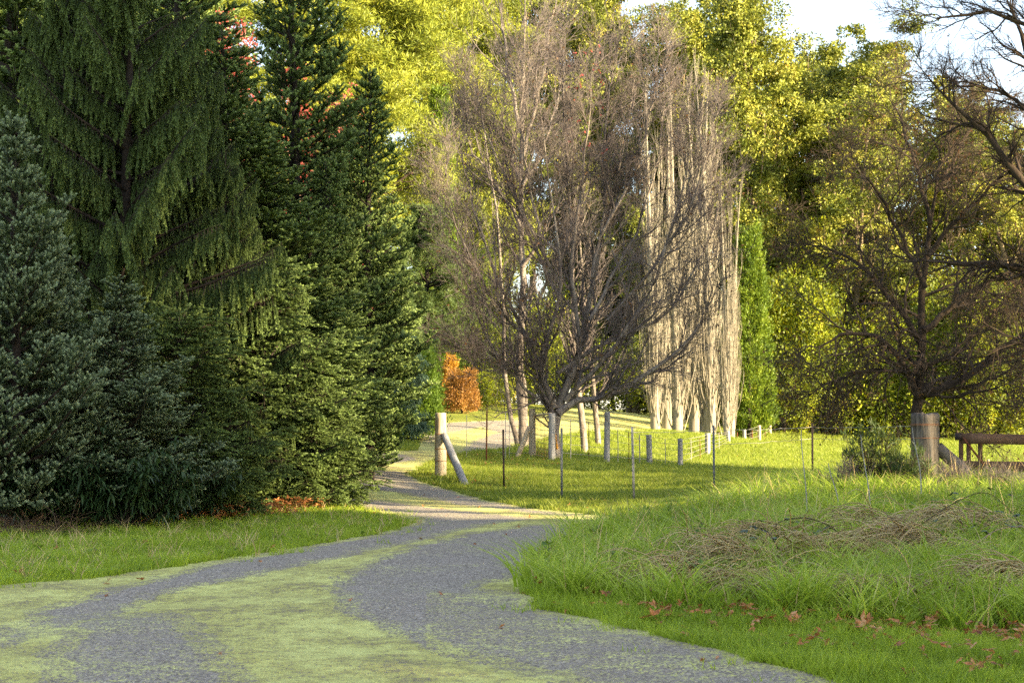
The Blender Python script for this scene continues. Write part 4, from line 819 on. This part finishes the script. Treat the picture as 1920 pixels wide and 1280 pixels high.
bramble('bramble cane arching over the long grass in the middle of the bank', [(1590,1020),(1560,985),(1510,968),(1460,975),(1440,1010)], 16.5, 131)
bramble('bramble cane leaning through dead grass at the right edge', [(1760,1120),(1800,1040),(1870,990),(1930,985)], 15.6, 132)
bramble('short reddish bramble cane beside the tan dead grass mound', [(1480,1060),(1455,1020),(1440,995),(1410,985)], 15.5, 133)
bramble('low bramble trailing under the log brace', [(1690,1050),(1750,985),(1830,960),(1890,940)], 19.5, 134)
def stalk(label, x0, y0, x1, y1, Y):
    b = at(x0, y0, Y); t = at(x1, y1, Y); n = 9; u = np.linspace(0, 1, n)[:, None]; P = (t-b)*u+np.c_[.02*np.sin(u*5), 0*u, 0*u]; o = mk('dry_stalk', *tubes(P[None], np.linspace(.009, .0045, n)[None], 5), M['timber_grey']); o.location = b; tag(o, label, 'stalk', 'dry grey stalks standing in the long grass')
stalk('tall pale dry stalk in the long grass beneath the gap in the fence', 1512, 1010, 1505, 806, 20.5); stalk('short bent dry stalk right of the tall one', 1572, 960, 1556, 868, 20.5)
stalk('long dry stalk in front of the twiggy scrub bush', 1632, 985, 1617, 815, 20); stalk('pale crooked stalk in front of the log post', 1727, 925, 1713, 800, 22)

# broad leaved weeds dotted through the bank
g = np.random.default_rng(150); t_ = scatter(BANK, 12, 27, .9, .40, .1, .2, rng=g); acc = Acc()
for c0 in t_:
    k = g.integers(7, 14); az = g.random(k)*6.283; C = c0+np.c_[g.normal(size=(k, 2))*.02, .08+.18*g.random(k)]; D = np.stack([np.cos(az), np.sin(az), .35+.3*g.random(k)], -1)
    acc.add(*leaves(C, D, .09+.09*g.random(k), .05, g, roll=np.array([0, 0, 1.])+g.normal(size=(k, 3))*.25))
tag(acc.mk('broadleaf_weeds', M['hedge']), kind='stuff')
t_ = scatter(BANK, 14, 27, 2.2, .40, .1, .1); grass('dead_grass', t_, .62*(.6+.7*RNG.random(len(t_))), .010, .3, 4, 'straw', flat=.05)
t_ = scatter(LEFTG, 13, 29, 1.6, .40, .1, .2, rng=g); acc = Acc()
for c0 in t_:
    k = g.integers(5, 10); az = g.random(k)*6.283; C = c0+np.c_[g.normal(size=(k, 2))*.01, .03+.03*g.random(k)]; D = np.stack([np.cos(az), np.sin(az), .2+.3*g.random(k)], -1)
    acc.add(*leaves(C, D, .05+.06*g.random(k), .035, g, roll=np.array([0, 0, 1.])+g.normal(size=(k, 3))*.25))
tag(acc.mk('broadleaf_weeds', M['hedge']), kind='stuff')
STP = [(1540,905),(1620,895),(1760,900),(1790,915),(2100,945),(2100,975),(1700,965),(1560,950)]
t_ = scatter(STP, 18, 28, 60, .40, .1, .1); grass('dead_grass', t_, .36*(.5+.9*RNG.random(len(t_))), .012, .5, 4, 'straw', flat=.15)
t_ = scatter(STP, 18, 28, 9, .40, .1, .1); c_ = np.repeat(t_, 40, 0)+RNG.normal(size=(len(t_)*40, 3))*[.05, .05, 0]; grass('grass', c_, .42*(.5+.8*RNG.random(len(c_))), .016, .8, 5, 'tall', flat=.25)
# ================================================================ FENCES
def netwire(paths, r, mat, parent, name='wire'):
    a = Acc()
    for p_ in paths:
        p_ = np.array(p_, float); d = np.linalg.norm(np.diff(p_, axis=0), axis=1).sum(); a.add(*tubes(p_[None], np.full((1, len(p_)), r), 3))
    return a.mk(name, M[mat], parent)
def sag(a, b, n=9, s=.02, j=.006):
    u = np.linspace(0, 1, n)[:, None]; p_ = np.asarray(a)+(np.asarray(b)-np.asarray(a))*u; p_[:, 2] -= s*4*(u*(1-u))[:, 0]; p_[1:-1, 2] += RNG.normal(size=n-2)*j; return p_
def ground_pt(px_, py_): return G(px_, py_)
def top_of(px_, py_, Y): return at(px_, py_, Y)
def star_picket(parent, base, h, mat, lean=0.):
    """Y-section steel post with bolt holes' studs down its face"""
    a = Acc(); z0, z1 = -.25, h; s = .021
    for k in range(3):
        t = math.radians(90+k*120); d = np.array([math.cos(t), math.sin(t), 0]); nrm = np.array([-d[1], d[0], 0])*.0045
        v = np.array([[0, 0, z]+q for z in (z0, z1) for q in (-nrm, nrm, nrm+d*s, -nrm+d*s)]); v = v+np.array([lean, 0, 0])*(v[:, 2:3])
        a.add(v, np.array([[0, 1, 5, 4], [1, 2, 6, 5], [2, 3, 7, 6], [3, 0, 4, 7], [4, 5, 6, 7], [0, 3, 2, 1]]))
    for z in np.arange(.12, h, .11): a.add(*box(lean*z, -.012, z, .014, .008, .02))
    o = a.mk('picket', M[mat], parent); o.location = base-np.array(parent.location); return o
def wood_post(parent, base, h, r, mat, lean=(0, 0), name='post', jit=.03):
    o = mk(name, *pole((0, 0, -.3), (lean[0], lean[1], h), r*1.03, r*.97, 14, 12, jit), M[mat], parent, True); o.location = base-np.array(parent.location); return o
# front fence: round strainer with brace, then steel pickets running right along the road edge
A = G(826, 893); fr = thing('wire_fence', 'front wire fence of steel pickets starting at the round timber strainer with grey brace', 'fence', A)
hA = float(at(826, 774, A[1])[2]-A[2]); sp = wood_post(fr, A, hA, 11*A[1]/F, 'timber', (0, 0), 'strainer_post')
b0 = at(833, 816, A[1])-A+[0, -.10, 0]; bG = G(874, 910); b1 = bG-A+[0, 0, -.06]; mk('brace', *pole(b1, b0, .085, .08, 14, 10, .03), M['timber_grey'], fr, True)
b2 = G(862, 885)-A+[0, .4, -.05]; mk('brace', *pole(b2, np.array([.02, .14, hA*.55]), .06, .055, 12, 8, .03), M['timber_orange'], fr, True)
for z in (.35, .62, .95): a = np.linspace(0, 2*math.pi, 21); q = np.stack([np.cos(a)*11.6*A[1]/F, np.sin(a)*11.6*A[1]/F, z+0*a], -1); netwire([q], .006, 'rustwire', fr)
FR = [(945, 922, 805, 'darksteel'), (1053, 938, 802, 'steel'), (1188, 945, 800, 'steel'), (1338, 928, 797, 'steel'), (1522, 900, 793, 'darksteel')]
bases = []
for i, (x, yb, ytp, mt) in enumerate(FR):
    Yd = [36, 31.5, 30, 31, 34][i]; b = gpt(x, Yd); h = float(at(x, ytp, Yd)[2]-b[2]); star_picket(fr, b, h, mt, RNG.normal()*.01); bases.append((b, h))
pts = [(A, hA)]+bases+[(gpt(1732, 26.4), 1.0)]
for fz in (.93,): netwire([sag(p0+[0, 0, h0*fz], p1+[0, 0, h1*fz], 24, .02) for (p0, h0), (p1, h1) in zip(pts[3:-1], pts[4:])], .005, 'wire', fr)
netwire([sag(p0+[0, 0, .72*h0], p1+[0, 0, .72*h1], 24, .02) for (p0, h0), (p1, h1) in zip(pts[-3:-1], pts[-2:])], .0045, 'wire', fr)
for o in fr.children:
    if o.name.startswith('wire') and max(abs(v.co.y) for v in o.data.vertices) > 5: o.location = -A   # built in world coordinates
# netting fence from the road to the pale strainer pair
S1 = G(998, 858); S2 = G(1035, 864); nf = thing('netting_fence', 'netting fence and rusty mesh panel hung between pale strainer posts left of the bare tree', 'fence', S1)
h1 = float(at(998, 766, S1[1])[2]-S1[2]); h2 = float(at(1035, 775, S2[1])[2]-S2[2])
wood_post(nf, S1, h1, 6.6*S1[1]/F, 'timber', (0, 0), 'strainer_post'); wood_post(nf, S2, h2, 6.6*S2[1]/F, 'timber_grey', (0, 0), 'strainer_post')
mk('brace', *pole(gpt(968, S1[1]-.4)-S1+[0, 0, -.05], at(993, 800, S1[1])-S1+[0, -.12, 0], .075, .07, 12, 8), M['timber'], nf, True)
mk('brace', *pole(G(1048, 862)-S1+[0, .3, 0], S2-S1+[0.03, .1, h2*.7], .05, .045, 12, 8), M['timber_orange'], nf, True)
mk('rail', *pole(np.array([.05, 0, h1*.86]), S2-S1+[-.03, -.02, h2*1.0], .03, .028, 10, 8), M['timber'], nf, True)
E0 = G(912, 867); hE = float(at(912, 770, E0[1])[2]-E0[2]); star_picket(nf, E0, hE, 'rust', .01)
D1 = G(875, 868); D2 = G(945, 855)
ws = []
for k in range(7):
    z = .12+.19*k; f = z/h1
    ws.append(sag(D2+[-.2, 0, z], S1+[0, 0, z], 9, .01)); 
    ws.append(sag(S1+[0, 0, z], S2+[0, 0, z*h2/h1], 7, .03))
w_ = netwire(ws, .006, 'wire', nf); w_.location = -S1
mp = []
for u in np.linspace(.12, .95, 13):
    q = S1+(S2-S1)*u; mp.append(sag(q+[0, 0, .06], q+[.02, 0, h1*.86], 5, 0, .004))
for z in np.linspace(.06, h1*.86, 10): mp.append(sag(S1+(S2-S1)*.1+[0, 0, z], S1+(S2-S1)*.95+[0, 0, z], 7, .01))
mpo = netwire(mp, .0055, 'rustwire', nf, 'mesh_panel'); mpo.location = -S1
for px_, yb, yt, rr_ in ((875, 868, 778, .009), (948, 858, 772, .010), (955, 856, 772, .008)):
    b = gpt(px_, 46); mk('dropper', *tubes(np.array([[b-S1-[0, 0, .1], at(px_, (yb+yt)/2, 46)-S1, at(px_, yt, 46)-S1]]), np.full((1, 3), rr_), 5), M['timber_grey'], nf)
# paddock fence: squared grey posts with steel droppers and wires between
PB = thing('paddock_fence', 'fence of grey wooden posts and thin droppers crossing the paddock behind the front pickets', 'fence', gpt(1137, 48))
pb = np.array(PB.location)
PO = [(1137, 48, 772, 'timber_grey', .085), (1218, 50, 815, 'timber_grey', .085), (1275, 50, 822, 'timber_grey', .075), (1326, 63, 812, 'timber_grey', .10), (1366, 72, 808, 'timber_grey', .08)]
tops = []
for x, Yd, ytp, mt, r in PO:
    b = gpt(x, Yd); h = float(at(x, ytp, Yd)[2]-b[2]); wood_post(PB, b, h, r, mt, (RNG.normal()*.02, 0)); tops.append((b, h if h < 1.3 else 1.15))
tops = [(S2, h2)]+tops
dr = []; ww = []
for (b0_, h0_), (b1_, h1_) in zip(tops[:-1], tops[1:]):
    nn = max(2, int(np.linalg.norm(b1_-b0_)/(.5 if b1_[1] < 51 else 3.6)))
    for k in range(1, nn):
        q = b0_+(b1_-b0_)*k/nn; q[2] = gz(q[0], q[1]); hh = (h0_+(h1_-h0_)*k/nn)*.93
        o = mk('dropper', *tubes(np.array([[[0, 0, -.1], [.01, 0, hh*.5], [0, 0, hh]]]), np.full((1, 3), .012 if k % 3 else .018), 5), M['rust' if k % 4 == 2 else 'wire'], PB); o.location = q-pb
    for f in (.2, .4, .6, .8, .95): ww.append(sag(b0_+[0, 0, h0_*f], b1_+[0, 0, h1_*f], 9, .02))
w_ = netwire(ww, .006, 'wire', PB); w_.location = -pb
# far fence along the sunlit end of the paddock
FF = thing('far_fence', 'far fence of small sunlit pale posts below the green cypress', 'fence', gpt(1395, 82)); fb = np.array(FF.location); tops = []
for x, Yd, ytp, mt in [(1395, 82, 805, 'timber_grey'), (1423, 88, 797, 'timber'), (1443, 96, 797, 'timber'), (1456, 104, 793, 'timber'), (1470, 112, 785, 'timber')]:
    b = gpt(x, Yd); h = float(at(x, ytp, Yd)[2]-b[2]); wood_post(FF, b, h, .09, mt); tops.append((b, h))
for x, Yd, ytp in [(1348, 78, 810), (1382, 82, 810), (1410, 86, 806), (1434, 92, 800)]:
    b = gpt(x, Yd); h = float(at(x, ytp, Yd)[2]-b[2]); star_picket(FF, b, h, 'rust')
w_ = netwire([sag(b0_+[0, 0, h0_*f], b1_+[0, 0, h1_*f], 5) for (b0_, h0_), (b1_, h1_) in zip(tops[:-1], tops[1:]) for f in (.4, .7, .95)], .007, 'wire', FF); w_.location = -fb
# the log post with its brace
LP = gpt(1733, 25.8); lp = thing('log_post', 'thick weathered log post with a sloping log brace on the grass bank', 'post', LP); hL = float(at(1733, 777, 25.8)[2]-LP[2])
mk('post', *pole((0, 0, -.3), (0.01, 0, hL), .22, .21, 64, 26, .035, .035), M['stump'], lp, True)
mk('brace', *pole(at(1845, 915, 25.6)-LP, at(1758, 838, 25.8)-LP, .10, .095, 32, 14, .05, .07), M['stump'], lp, True)
netwire([np.stack([np.cos(a)*.222, np.sin(a)*.222, z+0*a], -1) for z in (hL-.14, hL-.16, hL-.35) for a in (np.linspace(0, 2*math.pi, 25),)], .004, 'rustwire', lp)
# plank gate at the right edge
GY_ = 27.5; GB = gpt(1800, GY_); gt = thing('plank_gate', 'brown timber rail gate with paired uprights at the right edge', 'gate', GB)
def Pt(x, y, dy=0): return at(x, y, GY_+dy)-GB
for y, hh in ((822, .165), (873, .165)): mk('rail', *beam(Pt(1803, y), Pt(2080, y+4), .05, hh), M['timber_brown'], gt)
for x, dy in ((1802, .055), (1816, .055), (1838, .055), (1990, .055)): mk('upright', *beam(Pt(x, 900 if x < 1900 else 905, dy), Pt(x, 811, dy), .055 if x != 1838 else .06, .06), M['timber_brown'], gt)
mk('stay', *beam(Pt(1806, 820, -.06), Pt(1850, 878, -.06), .02, .03), M['rust'], gt)
mk('hinge', *box(*Pt(1797, 818, -.03), .10, .06, .12), M['darksteel'], gt)
o = wood_post(gt, gpt(1851, 40), .5, .05, 'timber', name='marker_peg')
gt_l = [c for c in gt.children if c.name.startswith('marker_peg')][0]; gt_l.parent = None; gt_l.location = gpt(1851, 60); tag(gt_l, 'small white peg in the sunlit paddock seen under the top gate rail', 'peg')

# ================================================================ TREES OUTSIDE THE FRAME that shade the bend
GS = 'trees standing outside the right of the view whose shade covers the bend'
SH = [(27,-12,1.0,.4),(22,-5,.95,1.4),(29,-1,1.0,2.4),(23,2.5,.9,3.1),(29,0,.95,.9),(21,3.5,.75,4.),(33,-8,1,2.),(36,-4,1.,.1),(18,-13,.9,5.),(44,20,.5,1.3)]
for k, (x, y, s, rz) in enumerate([(32,24,1.4,.4),(36,28,1.6,2.),(34,32,1.8,3.5),(27,35,1.3,5.)]): dup(oak, 'leafless oak out of view beyond the right edge casting thin shadows over the paddock', (x, y, float(gz(x, y))), rz, s, 'leafless oaks outside the right of the view')
wd, lv = eucalypt(33, H=28, spread=6.5, trunks=3, t0=.60); hc = None  # unseen shade tree, crown raised so low sun slips beneath it
for x, y, s, rz in [(29,1.5,1.05,3.3),(30,5.5,1.05,1.1),(27.5,9,1.05,.6),(31,12.5,1.05,2.6),(27.5,16.5,1.02,4.4)]:
    q_ = (x, y, float(gz(x, y)))
    if hc is None: hc = leafy('eucalyptus_tree', 'high crowned eucalypt added out of view on the right, bare below to let low sun through', 'eucalyptus', q_, wd, lv, 'bark_euc', 'euc', GS, rz, s)
    else: dup(hc, 'high crowned eucalypt added out of view on the right, bare below to let low sun through', q_, rz, s, GS)
for x, y, s, rz in [(25,19.6,.42,.4),(27,17.6,.42,2.2),(24,9.2,.46,1.3),(27,6.3,.48,3.8),(25,6.0,.48,.9)]: dup(eu[0], 'short leafy eucalypt added out of view on the right to block low sun', (x, y, float(gz(x, y))), rz, (s, s, .58), GS)  # squat copies added to shade both sides of the low sun gap
for k, (x, y, s, rz) in enumerate(SH): dup(eu[k % 3], 'leafy eucalypt out of view on the right that shades the road', (x, y, float(gz(x, y))), rz, (s*1.15, s*1.15, s), GS)
